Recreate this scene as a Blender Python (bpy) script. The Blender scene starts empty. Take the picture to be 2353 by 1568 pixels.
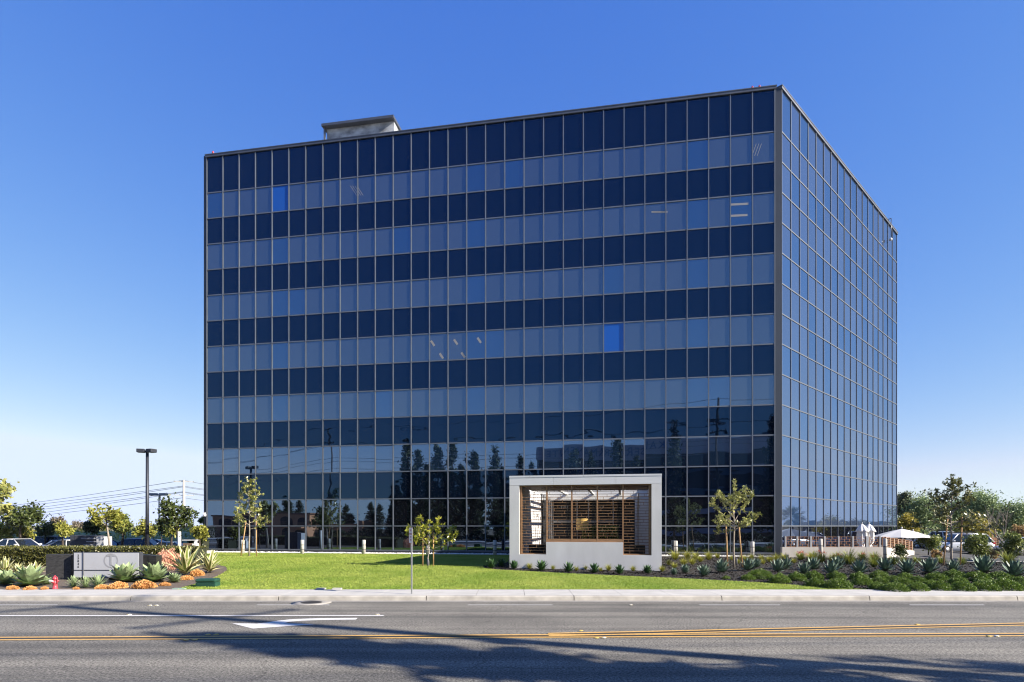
import bpy, bmesh, math, random
import numpy as np
from mathutils import Vector, Matrix
from mathutils.geometry import delaunay_2d_cdt
PI = math.pi
scene = bpy.context.scene
COL = scene.collection
# ------------------------------------------------------------------ site survey: camera stands on the pavement opposite
F, CX, HY, EYE = 1400.0, 1176.5, 1209.0, 2.45
SUN_AZ, SUN_EL = math.radians(112), math.radians(29)
def sm(a, b, x):
    t = min(1.0, max(0.0, (x - a) / (b - a))); return t * t * (3 - 2 * t)
def G(x, y):
    """finished ground level of the site beyond the pavement"""
    g = 0.15 + 0.28 * sm(22.2, 34, y)
    left = sm(0.5, 3.0, -x - 0.5 * y) * sm(33, 37, y)
    right = sm(0.3, 3.0, x - 0.665 * y) * sm(33, 40, y)
    g = g * (1 - left) - (0.02 + 0.24 * sm(50.5, 54, y)) * left
    return g * (1 - right) + 0.08 * right
def gp(px, py):
    y = 30.0
    for _ in range(25):
        x = (px - CX) / F * y
        y = 0.5 * y + 0.5 * F * (EYE - G(x, y)) / (py - HY)
    return Vector(((px - CX) / F * y, y, G((px - CX) / F * y, y)))
def at(px, y, z=None):
    x = (px - CX) / F * y
    return Vector((x, y, G(x, y) if z is None else z))
def zat(py, y): return EYE - (py - HY) / F * y
ORD = ['first', 'second', 'third', 'fourth', 'fifth', 'sixth', 'seventh', 'eighth', 'ninth', 'tenth', 'eleventh', 'twelfth',
       'thirteenth', 'fourteenth', 'fifteenth', 'sixteenth', 'seventeenth', 'eighteenth', 'nineteenth', 'twentieth']
TENS = {2: 'twenty', 3: 'thirty', 4: 'forty'}
def ordn(i):
    if i < 20: return ORD[i]
    n = i + 1
    if n % 10 == 0: return {30: 'thirtieth', 40: 'fortieth', 50: 'fiftieth'}[n]
    return TENS[n // 10] + '-' + ORD[n % 10 - 1]

# ------------------------------------------------------------------ materials
MATS = {}
def nodes(m):
    m.use_nodes = True
    nt = m.node_tree
    return nt, nt.nodes, nt.links, nt.nodes['Principled BSDF']
def mat(name, col, rough=0.6, metal=0.0, var=0.12, scale=6.0, bump=0.0, bscale=40.0, ior=None, spec=None, detail=4.0, coords='Object', stretch=None):
    if name in MATS: return MATS[name]
    col = tuple(c * 0.82 for c in col)
    m = bpy.data.materials.new(name); nt, N, L, b = nodes(m)
    tc = N.new('ShaderNodeTexCoord')
    src = tc.outputs[coords]
    if stretch:
        mp = N.new('ShaderNodeMapping'); mp.inputs['Scale'].default_value = stretch
        L.new(src, mp.inputs['Vector']); src = mp.outputs['Vector']
    if var > 0:
        no = N.new('ShaderNodeTexNoise'); no.inputs['Scale'].default_value = scale; no.inputs['Detail'].default_value = detail
        L.new(src, no.inputs['Vector'])
        rp = N.new('ShaderNodeValToRGB')
        rp.color_ramp.elements[0].position = 0.3; rp.color_ramp.elements[1].position = 0.7
        rp.color_ramp.elements[0].color = tuple(c * (1 - var) for c in col) + (1,)
        rp.color_ramp.elements[1].color = tuple(min(1, c * (1 + var)) for c in col) + (1,)
        L.new(no.outputs['Fac'], rp.inputs['Fac']); L.new(rp.outputs['Color'], b.inputs['Base Color'])
    else:
        b.inputs['Base Color'].default_value = tuple(col) + (1,)
    if bump > 0:
        nb = N.new('ShaderNodeTexNoise'); nb.inputs['Scale'].default_value = bscale; nb.inputs['Detail'].default_value = 5
        L.new(src, nb.inputs['Vector'])
        bp = N.new('ShaderNodeBump'); bp.inputs['Strength'].default_value = 0.6; bp.inputs['Distance'].default_value = bump
        L.new(nb.outputs['Fac'], bp.inputs['Height']); L.new(bp.outputs['Normal'], b.inputs['Normal'])
    b.inputs['Roughness'].default_value = rough; b.inputs['Metallic'].default_value = metal
    if ior: b.inputs['IOR'].default_value = ior
    if spec is not None: b.inputs['Specular IOR Level'].default_value = spec
    MATS[name] = m; return m
def leafmat(name, c1, c2, rough=0.5, trans=0.25, spec=0.4):
    """leaves: each leaf gets its own tone between two greens, some light passes through"""
    if name in MATS: return MATS[name]
    c1, c2 = tuple(c * 0.82 for c in c1), tuple(c * 0.82 for c in c2)
    m = bpy.data.materials.new(name); nt, N, L, b = nodes(m)
    g = N.new('ShaderNodeNewGeometry')
    rp = N.new('ShaderNodeValToRGB')
    rp.color_ramp.elements[0].color = tuple(c1) + (1,); rp.color_ramp.elements[1].color = tuple(c2) + (1,)
    L.new(g.outputs['Random Per Island'], rp.inputs['Fac'])
    L.new(rp.outputs['Color'], b.inputs['Base Color'])
    b.inputs['Roughness'].default_value = rough; b.inputs['Specular IOR Level'].default_value = spec
    if trans > 0:
        t = N.new('ShaderNodeBsdfTranslucent'); L.new(rp.outputs['Color'], t.inputs['Color'])
        mx = N.new('ShaderNodeMixShader'); mx.inputs['Fac'].default_value = trans
        L.new(b.outputs['BSDF'], mx.inputs[1]); L.new(t.outputs['BSDF'], mx.inputs[2])
        L.new(mx.outputs['Shader'], N['Material Output'].inputs['Surface'])
    MATS[name] = m; return m
def glassmat(name, col, ior, wave, wscale=0.8, tint=(1, 1, 1), rough=0.02, var=0.0, stretch=(1, 1, 1)):
    """coated curtain wall glass: what stands behind it (blind or back pan) plus a mirror coat, slightly wavy as float glass is"""
    m = bpy.data.materials.new(name); nt, N, L, b = nodes(m)
    tc = N.new('ShaderNodeTexCoord')
    if var > 0:
        g = N.new('ShaderNodeNewGeometry'); rp = N.new('ShaderNodeValToRGB')
        rp.color_ramp.elements[0].color = tuple(c * (1 - var) for c in col) + (1,)
        rp.color_ramp.elements[1].color = tuple(c * (1 + var) for c in col) + (1,)
        L.new(g.outputs['Random Per Island'], rp.inputs['Fac']); L.new(rp.outputs['Color'], b.inputs['Base Color'])
    else: b.inputs['Base Color'].default_value = tuple(col) + (1,)
    b.inputs['Roughness'].default_value = rough; b.inputs['IOR'].default_value = ior
    b.inputs['Specular Tint'].default_value = tuple(tint) + (1,)
    mp = N.new('ShaderNodeMapping'); mp.inputs['Scale'].default_value = stretch
    L.new(tc.outputs['Object'], mp.inputs['Vector'])
    n = N.new('ShaderNodeTexNoise'); n.inputs['Scale'].default_value = wscale; n.inputs['Detail'].default_value = 1.0
    L.new(mp.outputs['Vector'], n.inputs['Vector'])
    bp = N.new('ShaderNodeBump'); bp.inputs['Strength'].default_value = 1.0; bp.inputs['Distance'].default_value = wave
    L.new(n.outputs['Fac'], bp.inputs['Height']); L.new(bp.outputs['Normal'], b.inputs['Normal'])
    MATS[name] = m; return m

# ------------------------------------------------------------------ mesh building
class MB:
    def norm(self, pr=96, pz=98):
        """scaled to radius 1 and height 1"""
        v = np.array(self.v); r = np.percentile(np.hypot(v[:, 0], v[:, 1]), pr); z = np.percentile(v[:, 2], pz)
        self.v = [(a / r, b_ / r, c / z) for a, b_, c in self.v]; return self
    def __init__(self): self.v, self.f, self.m, self.s = [], [], [], []
    def add(self, vs, fs, mi=0, smooth=False, M=None):
        o = len(self.v)
        self.v += [tuple(M @ Vector(p)) for p in vs] if M is not None else [tuple(p) for p in vs]
        for f in fs:
            self.f.append([o + i for i in f]); self.m.append(mi); self.s.append(smooth)
        return self
    def box(self, x0, x1, y0, y1, z0, z1, mi=0, M=None):
        vs = [(x0, y0, z0), (x1, y0, z0), (x1, y1, z0), (x0, y1, z0), (x0, y0, z1), (x1, y0, z1), (x1, y1, z1), (x0, y1, z1)]
        return self.add(vs, [(0, 3, 2, 1), (4, 5, 6, 7), (0, 1, 5, 4), (1, 2, 6, 5), (2, 3, 7, 6), (3, 0, 4, 7)], mi, False, M)
    def bbox(self, x0, x1, y0, y1, z0, z1, b=0.02, mi=0, M=None):
        """box with chamfered edges"""
        bm = bmesh.new(); bmesh.ops.create_cube(bm, size=1)
        for v in bm.verts:
            v.co = ((x0 + x1) / 2 + v.co.x * (x1 - x0), (y0 + y1) / 2 + v.co.y * (y1 - y0), (z0 + z1) / 2 + v.co.z * (z1 - z0))
        bmesh.ops.bevel(bm, geom=bm.edges[:], offset=b, segments=2, affect='EDGES', profile=0.6)
        bm.verts.index_update()
        self.add([v.co.copy() for v in bm.verts], [[v.index for v in f.verts] for f in bm.faces], mi, False, M); bm.free()
        return self
    def tube(self, pts, rs, n=6, mi=0, cap=True, M=None, smooth=True):
        pts = [Vector(p) for p in pts]
        if not hasattr(rs, '__len__'): rs = [rs] * len(pts)
        vs, fs = [], []
        up = Vector((0, 0, 1))
        prev = None
        for i, p in enumerate(pts):
            d = (pts[min(i + 1, len(pts) - 1)] - pts[max(i - 1, 0)])
            if d.length < 1e-9: d = Vector((0, 0, 1))
            d.normalize()
            a = prev if prev is not None else (Vector((1, 0, 0)) if abs(d.z) > 0.9 else up)
            a = (a - d * a.dot(d)).normalized(); prev = a
            bb = d.cross(a)
            for k in range(n):
                t = 2 * PI * k / n
                vs.append(p + (a * math.cos(t) + bb * math.sin(t)) * rs[i])
        for i in range(len(pts) - 1):
            for k in range(n):
                k2 = (k + 1) % n
                fs.append((i * n + k, i * n + k2, (i + 1) * n + k2, (i + 1) * n + k))
        self.add(vs, fs, mi, smooth, M)
        if cap:
            o = len(self.v) - len(vs)
            self.f.append([o + k for k in range(n)][::-1]); self.m.append(mi); self.s.append(False)
            o2 = len(self.v) - n
            self.f.append([o2 + k for k in range(n)]); self.m.append(mi); self.s.append(False)
        return self
    def lathe(self, prof, n=16, mi=0, M=None, smooth=True):
        vs, fs = [], []
        for r, z in prof:
            for k in range(n):
                t = 2 * PI * k / n; vs.append((r * math.cos(t), r * math.sin(t), z))
        for i in range(len(prof) - 1):
            for k in range(n):
                k2 = (k + 1) % n
                fs.append((i * n + k, i * n + k2, (i + 1) * n + k2, (i + 1) * n + k))
        fs.append(list(range(n))[::-1]); o = (len(prof) - 1) * n; fs.append([o + k for k in range(n)])
        return self.add(vs, fs, mi, smooth, M)
    def prism(self, poly, z0, z1, mi=0, M=None):
        n = len(poly)
        vs = [(x, y, z0) for x, y in poly] + [(x, y, z1) for x, y in poly]
        fs = [list(range(n))[::-1], list(range(n, 2 * n))] + [(i, (i + 1) % n, n + (i + 1) % n, n + i) for i in range(n)]
        return self.add(vs, fs, mi, False, M)
    def sphere(self, c, r, n=10, mi=0, sq=(1, 1, 1)):
        vs, fs = [], []
        h = n // 2
        for i in range(h + 1):
            a = PI * i / h
            for k in range(n):
                t = 2 * PI * k / n
                vs.append((c[0] + r * sq[0] * math.sin(a) * math.cos(t), c[1] + r * sq[1] * math.sin(a) * math.sin(t), c[2] + r * sq[2] * math.cos(a)))
        for i in range(h):
            for k in range(n):
                k2 = (k + 1) % n
                fs.append((i * n + k, (i + 1) * n + k, (i + 1) * n + k2, i * n + k2))
        return self.add(vs, fs, mi, True)
    def build(self, name, mats, parent=None, loc=None):
        me = bpy.data.meshes.new(name)
        me.from_pydata(self.v, [], self.f)
        for m in (mats if isinstance(mats, (list, tuple)) else [mats]): me.materials.append(m)
        me.polygons.foreach_set('material_index', self.m); me.polygons.foreach_set('use_smooth', self.s)
        me.update()
        return link(name, me, parent, loc)
def link(name, data, parent=None, loc=None):
    o = bpy.data.objects.new(name, data); COL.objects.link(o)
    if parent is not None: o.parent = parent
    if loc is not None: o.location = loc
    return o
def tag(o, label, cat, group=None):
    o['label'] = label; o['category'] = cat
    if group: o['group'] = group
    return o
def empty(name, label, cat, loc=(0, 0, 0), rz=0.0, group=None, sc=1.0):
    o = link(name, None, None, loc); o.rotation_euler.z = rz; o.scale = (sc, sc, sc)
    o.empty_display_size = 0.2
    return tag(o, label, cat, group)
def struct(o, kind='structure'): o['kind'] = kind; return o
def dup(root, loc, rz=0.0, sc=1.0, label=None):
    r = root.copy(); COL.objects.link(r); r.location = loc; r.rotation_euler.z = rz
    r.scale = (sc, sc, sc) if not hasattr(sc, '__len__') else sc
    if label: r['label'] = label
    for ch in list(root.children):
        c = ch.copy(); COL.objects.link(c); c.parent = r
        for g in list(ch.children):
            d = g.copy(); COL.objects.link(d); d.parent = c
    return r
def fast_mesh(name, verts, nper, mats, mi=None, smooth=False):
    """verts (N*nper,3): N separate polygons of nper corners"""
    verts = np.ascontiguousarray(verts, dtype=np.float32); nv = len(verts); nf = nv // nper
    me = bpy.data.meshes.new(name)
    me.vertices.add(nv); me.vertices.foreach_set('co', verts.ravel())
    me.loops.add(nv); me.loops.foreach_set('vertex_index', np.arange(nv, dtype=np.int32))
    me.polygons.add(nf); me.polygons.foreach_set('loop_start', np.arange(0, nv, nper, dtype=np.int32))
    try: me.polygons.foreach_set('loop_total', np.full(nf, nper, dtype=np.int32))
    except Exception: pass
    for m in (mats if isinstance(mats, (list, tuple)) else [mats]): me.materials.append(m)
    if mi is not None: me.polygons.foreach_set('material_index', np.asarray(mi, dtype=np.int32))
    me.update(calc_edges=True); me.validate()
    return me
def unit(a): return a / np.maximum(np.linalg.norm(a, axis=1, keepdims=True), 1e-9)
def leaf_verts(C, size, rng, aspect=0.45, dirs=None, spread=0.8, fold=0.0):
    n = len(C)
    d = rng.normal(size=(n, 3))
    if dirs is not None: d = unit(dirs) + d * spread
    d = unit(d)
    s = unit(np.cross(d, rng.normal(size=(n, 3))))
    size = np.asarray(size).reshape(-1, 1) * np.ones((n, 1))
    V = np.stack([C - d * size * 0.5, C + s * size * aspect * 0.5 - d * size * 0.05, C + d * size * 0.5, C - s * size * aspect * 0.5 - d * size * 0.05], axis=1)
    return V.reshape(-1, 3)
def clump_pts(ells, n, rng, clump=0.3, per=60, shell=0.55):
    """points in leaf clumps spread through a crown made of ellipsoids"""
    vol = np.array([e[3] * e[4] * e[5] for e in ells]) ** 0.8
    w = vol / vol.sum(); out = []; centers = []
    for e, k in zip(ells, w):
        m = max(3, int(n * k / per))
        d = unit(rng.normal(size=(m, 3))); r = (shell + (1 - shell) * rng.random((m, 1))) * (0.35 + 0.65 * (rng.random((m, 1)) > 0.2))
        c = np.array(e[:3]) + d * r * np.array(e[3:6]); centers.append(c)
        q = np.repeat(c, per, axis=0) + rng.normal(size=(m * per, 3)) * clump * (0.6 + 0.8 * rng.random((m, 1))).repeat(per, axis=0)
        out.append(q)
    return np.concatenate(out), np.concatenate(centers)
def in_poly(X, Y, poly):
    inside = np.zeros(len(X), bool); n = len(poly)
    for i in range(n):
        x1, y1 = poly[i]; x2, y2 = poly[(i + 1) % n]
        c = ((y1 > Y) != (y2 > Y)) & (X < (x2 - x1) * (Y - y1) / (y2 - y1 + 1e-12) + x1)
        inside ^= c
    return inside
def sheet(name, poly, m, dz=0.0, step=1.2, zf=G, kind='structure'):
    """a ground sheet with this outline that follows the ground level"""
    pts = [Vector((x, y)) for x, y in poly]
    dense = []
    for i, p in enumerate(pts):
        q = pts[(i + 1) % len(pts)]; k = max(1, int((q - p).length / step))
        for j in range(k): dense.append(p.lerp(q, j / k))
    nb = len(dense); edges = [(i, (i + 1) % nb) for i in range(nb)]
    xs = [p.x for p in dense]; ys = [p.y for p in dense]
    gx, gy = np.meshgrid(np.arange(min(xs), max(xs), step), np.arange(min(ys), max(ys), step))
    gx, gy = gx.ravel(), gy.ravel(); k = in_poly(gx, gy, [(p.x, p.y) for p in dense])
    allp = dense + [Vector((float(a), float(b))) for a, b in zip(gx[k], gy[k])]
    v, e, f, *_ = delaunay_2d_cdt(allp, edges, [list(range(nb))], 1, 1e-5)
    mb = MB()
    fs = []
    for t in f:
        a, b2, c = v[t[0]], v[t[1]], v[t[2]]
        fs.append(t if (b2 - a).cross(c - a) > 0 else t[::-1])
    mb.add([(p.x, p.y, zf(p.x, p.y) + dz) for p in v], fs, 0, True)
    o = mb.build(name, m); return struct(o, kind)
def text(name, body, size, m, parent, M, extrude=0.004, align='CENTER', spacing=1.0, bold=0.0):
    c = bpy.data.curves.new(name, 'FONT'); c.body = body; c.size = size; c.extrude = extrude
    c.align_x = align; c.align_y = 'CENTER'; c.space_character = spacing; c.offset = bold
    c.materials.append(m)
    tmp = bpy.data.objects.new(name, c); me = bpy.data.meshes.new_from_object(tmp); bpy.data.objects.remove(tmp)
    o = link(name, me, parent); o.matrix_local = M; return o
def face_cam(x, y, z, rz=0.0):
    """matrix for an upright text whose front looks towards -y, turned by rz"""
    return Matrix.Translation((x, y, z)) @ Matrix.Rotation(rz, 4, 'Z') @ Matrix.Rotation(PI / 2, 4, 'X')
# ------------------------------------------------------------------ sky, sun, camera
w = bpy.data.worlds.new('World'); scene.world = w; w.use_nodes = True
sky = w.node_tree.nodes.new('ShaderNodeTexSky'); sky.sky_type = 'NISHITA'; sky.sun_disc = False
sky.sun_elevation = SUN_EL; sky.sun_rotation = SUN_AZ
sky.air_density = 1.0; sky.dust_density = 0.0; sky.ozone_density = 4.0; sky.altitude = 0
# grade of the clear winter sky, channel by channel
wn_, wl_ = w.node_tree.nodes, w.node_tree.links
sep, cmb = wn_.new('ShaderNodeSeparateColor'), wn_.new('ShaderNodeCombineColor')
wl_.new(sky.outputs['Color'], sep.inputs['Color'])
grd = {}
for ch, gma, k_ in (('Red', 1.27, 1.72), ('Green', 0.877, 1.07), ('Blue', 0.32, 1.03)):
    m1_ = wn_.new('ShaderNodeMath'); m1_.operation = 'MULTIPLY'; m1_.inputs[1].default_value = 0.13
    m2_ = wn_.new('ShaderNodeMath'); m2_.operation = 'POWER'; m2_.inputs[1].default_value = gma
    m3_ = wn_.new('ShaderNodeMath'); m3_.operation = 'MULTIPLY'; m3_.inputs[1].default_value = k_ / 0.2
    wl_.new(sep.outputs[ch], m1_.inputs[0]); wl_.new(m1_.outputs[0], m2_.inputs[0]); wl_.new(m2_.outputs[0], m3_.inputs[0]); grd[ch] = m3_
gm_ = wn_.new('ShaderNodeMath'); gm_.operation = 'MULTIPLY'; gm_.inputs[1].default_value = 0.86
rl_ = wn_.new('ShaderNodeMath'); rl_.operation = 'MINIMUM'; wl_.new(grd['Red'].outputs[0], rl_.inputs[0]); wl_.new(gm_.outputs[0], rl_.inputs[1])
bl_ = wn_.new('ShaderNodeMath'); bl_.operation = 'MAXIMUM'; wl_.new(grd['Blue'].outputs[0], bl_.inputs[0]); wl_.new(grd['Green'].outputs[0], bl_.inputs[1])
cap_ = wn_.new('ShaderNodeMath'); cap_.operation = 'MINIMUM'; cap_.inputs[1].default_value = 4.45; wl_.new(grd['Green'].outputs[0], cap_.inputs[0])
wl_.new(cap_.outputs[0], gm_.inputs[0]); wl_.new(rl_.outputs[0], cmb.inputs['Red']); wl_.new(cap_.outputs[0], cmb.inputs['Green']); wl_.new(bl_.outputs[0], cmb.inputs['Blue'])
wl_.new(cmb.outputs['Color'], wn_['Background'].inputs['Color'])
wn_['Background'].inputs['Strength'].default_value = 0.0785
sl = bpy.data.lights.new('sun', 'SUN'); sl.energy = 5.0; sl.angle = math.radians(0.5); sl.color = (1.0, 0.91, 0.79)
so = link('sun', sl)
tos = Vector((math.sin(SUN_AZ) * math.cos(SUN_EL), math.cos(SUN_AZ) * math.cos(SUN_EL), math.sin(SUN_EL)))
so.rotation_euler = tos.to_track_quat('Z', 'Y').to_euler()
cd = bpy.data.cameras.new('camera'); cam = link('camera', cd); scene.camera = cam
cam.location = (0, 0, EYE); cam.rotation_euler = (PI / 2, 0, 0)
cd.sensor_width = 36; cd.lens = F / 2353 * 36; cd.shift_y = (HY - 784) / 2353; cd.clip_end = 30000
scene.view_settings.view_transform = 'Standard'; scene.view_settings.look = 'None'
scene.view_settings.exposure = 1.35; scene.view_settings.gamma = 1.0
scene.cycles.caustics_reflective = False; scene.cycles.caustics_refractive = False
scene.cycles.max_bounces = 6; scene.cycles.filter_width = 1.15

# ------------------------------------------------------------------ ground, road, pavement
def asphalt():
    m = bpy.data.materials.new('asphalt'); nt, N, L, b = nodes(m)
    tc = N.new('ShaderNodeTexCoord')
    fine = N.new('ShaderNodeTexNoise'); fine.inputs['Scale'].default_value = 22; fine.inputs['Detail'].default_value = 6; fine.inputs['Roughness'].default_value = 0.8
    L.new(tc.outputs['Object'], fine.inputs['Vector'])
    r1 = N.new('ShaderNodeValToRGB'); e = r1.color_ramp.elements
    e[0].position, e[0].color = 0.39, (0.026, 0.0255, 0.0235, 1); e[1].position, e[1].color = 0.63, (0.295, 0.285, 0.255, 1)
    L.new(fine.outputs['Fac'], r1.inputs['Fac'])
    mp = N.new('ShaderNodeMapping'); mp.inputs['Scale'].default_value = (0.025, 0.9, 1)
    L.new(tc.outputs['Object'], mp.inputs['Vector'])
    tr = N.new('ShaderNodeTexNoise'); tr.inputs['Scale'].default_value = 1.6; tr.inputs['Detail'].default_value = 5
    L.new(mp.outputs['Vector'], tr.inputs['Vector'])
    r2 = N.new('ShaderNodeValToRGB'); e = r2.color_ramp.elements
    e[0].position, e[0].color = 0.38, (0.74, 0.74, 0.75, 1); e[1].position, e[1].color = 0.62, (1.22, 1.2, 1.17, 1)
    L.new(tr.outputs['Fac'], r2.inputs['Fac'])
    mx = N.new('ShaderNodeMixRGB'); mx.blend_type = 'MULTIPLY'; mx.inputs['Fac'].default_value = 1
    L.new(r1.outputs['Color'], mx.inputs[1]); L.new(r2.outputs['Color'], mx.inputs[2])
    # hairline cracks
    vo = N.new('ShaderNodeTexVoronoi'); vo.feature = 'DISTANCE_TO_EDGE'; vo.inputs['Scale'].default_value = 0.16
    wn = N.new('ShaderNodeTexNoise'); wn.inputs['Scale'].default_value = 1.3; wn.inputs['Detail'].default_value = 6
    L.new(tc.outputs['Object'], wn.inputs['Vector'])
    ad = N.new('ShaderNodeMixRGB'); ad.blend_type = 'ADD'; ad.inputs['Fac'].default_value = 0.9
    L.new(tc.outputs['Object'], ad.inputs[1]); L.new(wn.outputs['Color'], ad.inputs[2]); L.new(ad.outputs['Color'], vo.inputs['Vector'])
    r3 = N.new('ShaderNodeValToRGB'); e = r3.color_ramp.elements
    e[0].position, e[0].color = 0.0, (0.62, 0.62, 0.62, 1); e[1].position, e[1].color = 0.0011, (1, 1, 1, 1)
    L.new(vo.outputs['Distance'], r3.inputs['Fac'])
    m2 = N.new('ShaderNodeMixRGB'); m2.blend_type = 'MULTIPLY'; m2.inputs['Fac'].default_value = 1
    L.new(mx.outputs['Color'], m2.inputs[1]); L.new(r3.outputs['Color'], m2.inputs[2])
    # oil drips and patched areas
    st = N.new('ShaderNodeTexNoise'); st.inputs['Scale'].default_value = 0.35; st.inputs['Detail'].default_value = 8; st.inputs['Roughness'].default_value = 0.7
    L.new(tc.outputs['Object'], st.inputs['Vector'])
    r4 = N.new('ShaderNodeValToRGB'); e = r4.color_ramp.elements
    e[0].position, e[0].color = 0.36, (0.78, 0.77, 0.77, 1); e[1].position, e[1].color = 0.58, (1.06, 1.05, 1.03, 1)
    L.new(st.outputs['Fac'], r4.inputs['Fac'])
    m3 = N.new('ShaderNodeMixRGB'); m3.blend_type = 'MULTIPLY'; m3.inputs['Fac'].default_value = 1
    L.new(m2.outputs['Color'], m3.inputs[1]); L.new(r4.outputs['Color'], m3.inputs[2]); L.new(m3.outputs['Color'], b.inputs['Base Color'])
    bp = N.new('ShaderNodeBump'); bp.inputs['Strength'].default_value = 0.7; bp.inputs['Distance'].default_value = 0.012
    L.new(fine.outputs['Fac'], bp.inputs['Height']); L.new(bp.outputs['Normal'], b.inputs['Normal'])
    b.inputs['Roughness'].default_value = 0.85; b.inputs['Specular IOR Level'].default_value = 0.3
    return m
def lawnmat():
    m = bpy.data.materials.new('lawn'); nt, N, L, b = nodes(m)
    tc = N.new('ShaderNodeTexCoord')
    a = N.new('ShaderNodeTexNoise'); a.inputs['Scale'].default_value = 0.32; a.inputs['Detail'].default_value = 7; a.inputs['Roughness'].default_value = 0.65
    L.new(tc.outputs['Object'], a.inputs['Vector'])
    r = N.new('ShaderNodeValToRGB'); e = r.color_ramp.elements
    e[0].position, e[0].color = 0.36, (0.22, 0.315, 0.05, 1); e[1].position, e[1].color = 0.66, (0.37, 0.425, 0.095, 1)
    L.new(a.outputs['Fac'], r.inputs['Fac'])
    gi = N.new('ShaderNodeNewGeometry'); r2 = N.new('ShaderNodeValToRGB'); e = r2.color_ramp.elements
    e[0].color = (0.85, 0.87, 0.82, 1); e[1].color = (1.12, 1.1, 1.08, 1)
    L.new(gi.outputs['Random Per Island'], r2.inputs['Fac'])
    mx = N.new('ShaderNodeMixRGB'); mx.blend_type = 'MULTIPLY'; mx.inputs['Fac'].default_value = 1
    L.new(r.outputs['Color'], mx.inputs[1]); L.new(r2.outputs['Color'], mx.inputs[2])
    L.new(mx.outputs['Color'], b.inputs['Base Color']); b.inputs['Roughness'].default_value = 0.6; b.inputs['Specular IOR Level'].default_value = 0.2
    t = N.new('ShaderNodeBsdfTranslucent'); L.new(mx.outputs['Color'], t.inputs['Color'])
    ms = N.new('ShaderNodeMixShader'); ms.inputs['Fac'].default_value = 0.3
    L.new(b.outputs['BSDF'], ms.inputs[1]); L.new(t.outputs['BSDF'], ms.inputs[2]); L.new(ms.outputs['Shader'], N['Material Output'].inputs['Surface'])
    return m
M_ASPH = asphalt(); M_LAWN = lawnmat()
M_CONC = mat('pale_concrete', (0.5, 0.485, 0.45), 0.85, var=0.1, scale=1.6, detail=8, bump=0.002, bscale=60)
M_KERB = mat('kerb_concrete', (0.42, 0.395, 0.345), 0.9, var=0.25, scale=2.2, detail=8, bump=0.003, bscale=40)
M_GUTTER = mat('gutter_concrete', (0.33, 0.31, 0.28), 0.9, var=0.2, scale=1.5, detail=8)
M_MULCH = mat('bark_mulch', (0.014, 0.011, 0.009), 0.95, var=0.75, scale=16, detail=8, bump=0.05, bscale=14)
M_DIRT = mat('dry_ground', (0.24, 0.21, 0.16), 0.95, spec=0.0, var=0.2, scale=0.3, detail=8)
M_LOT = mat('car_park_asphalt', (0.12, 0.12, 0.12), 0.95, spec=0.05, var=0.2, scale=2, detail=8)
M_WHITEP = mat('white_road_paint', (0.74, 0.73, 0.71), 0.6, var=0.14, scale=14, detail=8)
M_YELP = mat('yellow_road_paint', (0.68, 0.41, 0.12), 0.6, var=0.2, scale=14, detail=8)
M_BLKP = mat('black_road_paint', (0.03, 0.03, 0.03), 0.7, var=0.2, scale=14)
KY = F * EYE / (1380.5 - HY)      # foot of the far kerb
BY = 22.05                        # back of the pavement
mb = MB(); mb.add([(-3000, -1500, -0.32), (3000, -1500, -0.32), (3000, 4500, -0.32), (-3000, 4500, -0.32)], [(0, 1, 2, 3)]); struct(mb.build('ground', M_DIRT))
mb = MB(); mb.add([(-150, 4.2, 0), (150, 4.2, 0), (150, KY - 0.3, 0), (-150, KY - 0.3, 0)], [(0, 1, 2, 3)]); struct(mb.build('road', M_ASPH))
mb = MB(); mb.add([(-150, KY - 0.3, 0.004), (150, KY - 0.3, 0.004), (150, KY + 0.01, 0.0), (-150, KY + 0.01, 0.0)], [(0, 1, 2, 3)]); struct(mb.build('gutter', M_GUTTER))
def pavement(name, y0, y1, kerbside, kerb_w):
    """slabs with joints; kerb blocks with a battered face"""
    k, p = MB(), MB(); x = -90.3; i = 0
    while x < 90:
        x2 = x + 4.86
        a, b_ = x + 0.014, x2 - 0.014
        if kerbside > 0:   # kerb face towards -y
            pr = [(y0, -0.06), (y0 + 0.035, 0.11), (y0 + 0.07, 0.148), (y0 + kerb_w, 0.15), (y0 + kerb_w, -0.06)]
        else:
            pr = [(y1, -0.06), (y1 - 0.035, 0.11), (y1 - 0.07, 0.148), (y1 - kerb_w, 0.15), (y1 - kerb_w, -0.06)][::-1]
        n = len(pr)
        k.add([(a, yy, zz) for yy, zz in pr] + [(b_, yy, zz) for yy, zz in pr],
              [list(range(n)), list(range(n, 2 * n))[::-1]] + [(j, n + j, n + (j + 1) % n, (j + 1) % n) for j in range(n)])
        s0, s1 = (y0 + kerb_w + 0.004, y1) if kerbside > 0 else (y0, y1 - kerb_w - 0.004)
        for q in range(3):
            xa = x + q * 1.62
            p.box(xa + 0.006, xa + 1.62 - 0.006, s0, s1, -0.05, 0.152)
        x = x2; i += 1
    struct(k.build('kerb', M_KERB)); struct(p.build(name, M_CONC))
pavement('pavement', KY, BY, 1, 0.17)
pavement('near_pavement', -2.4, 4.2, -1, 0.17)
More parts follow.
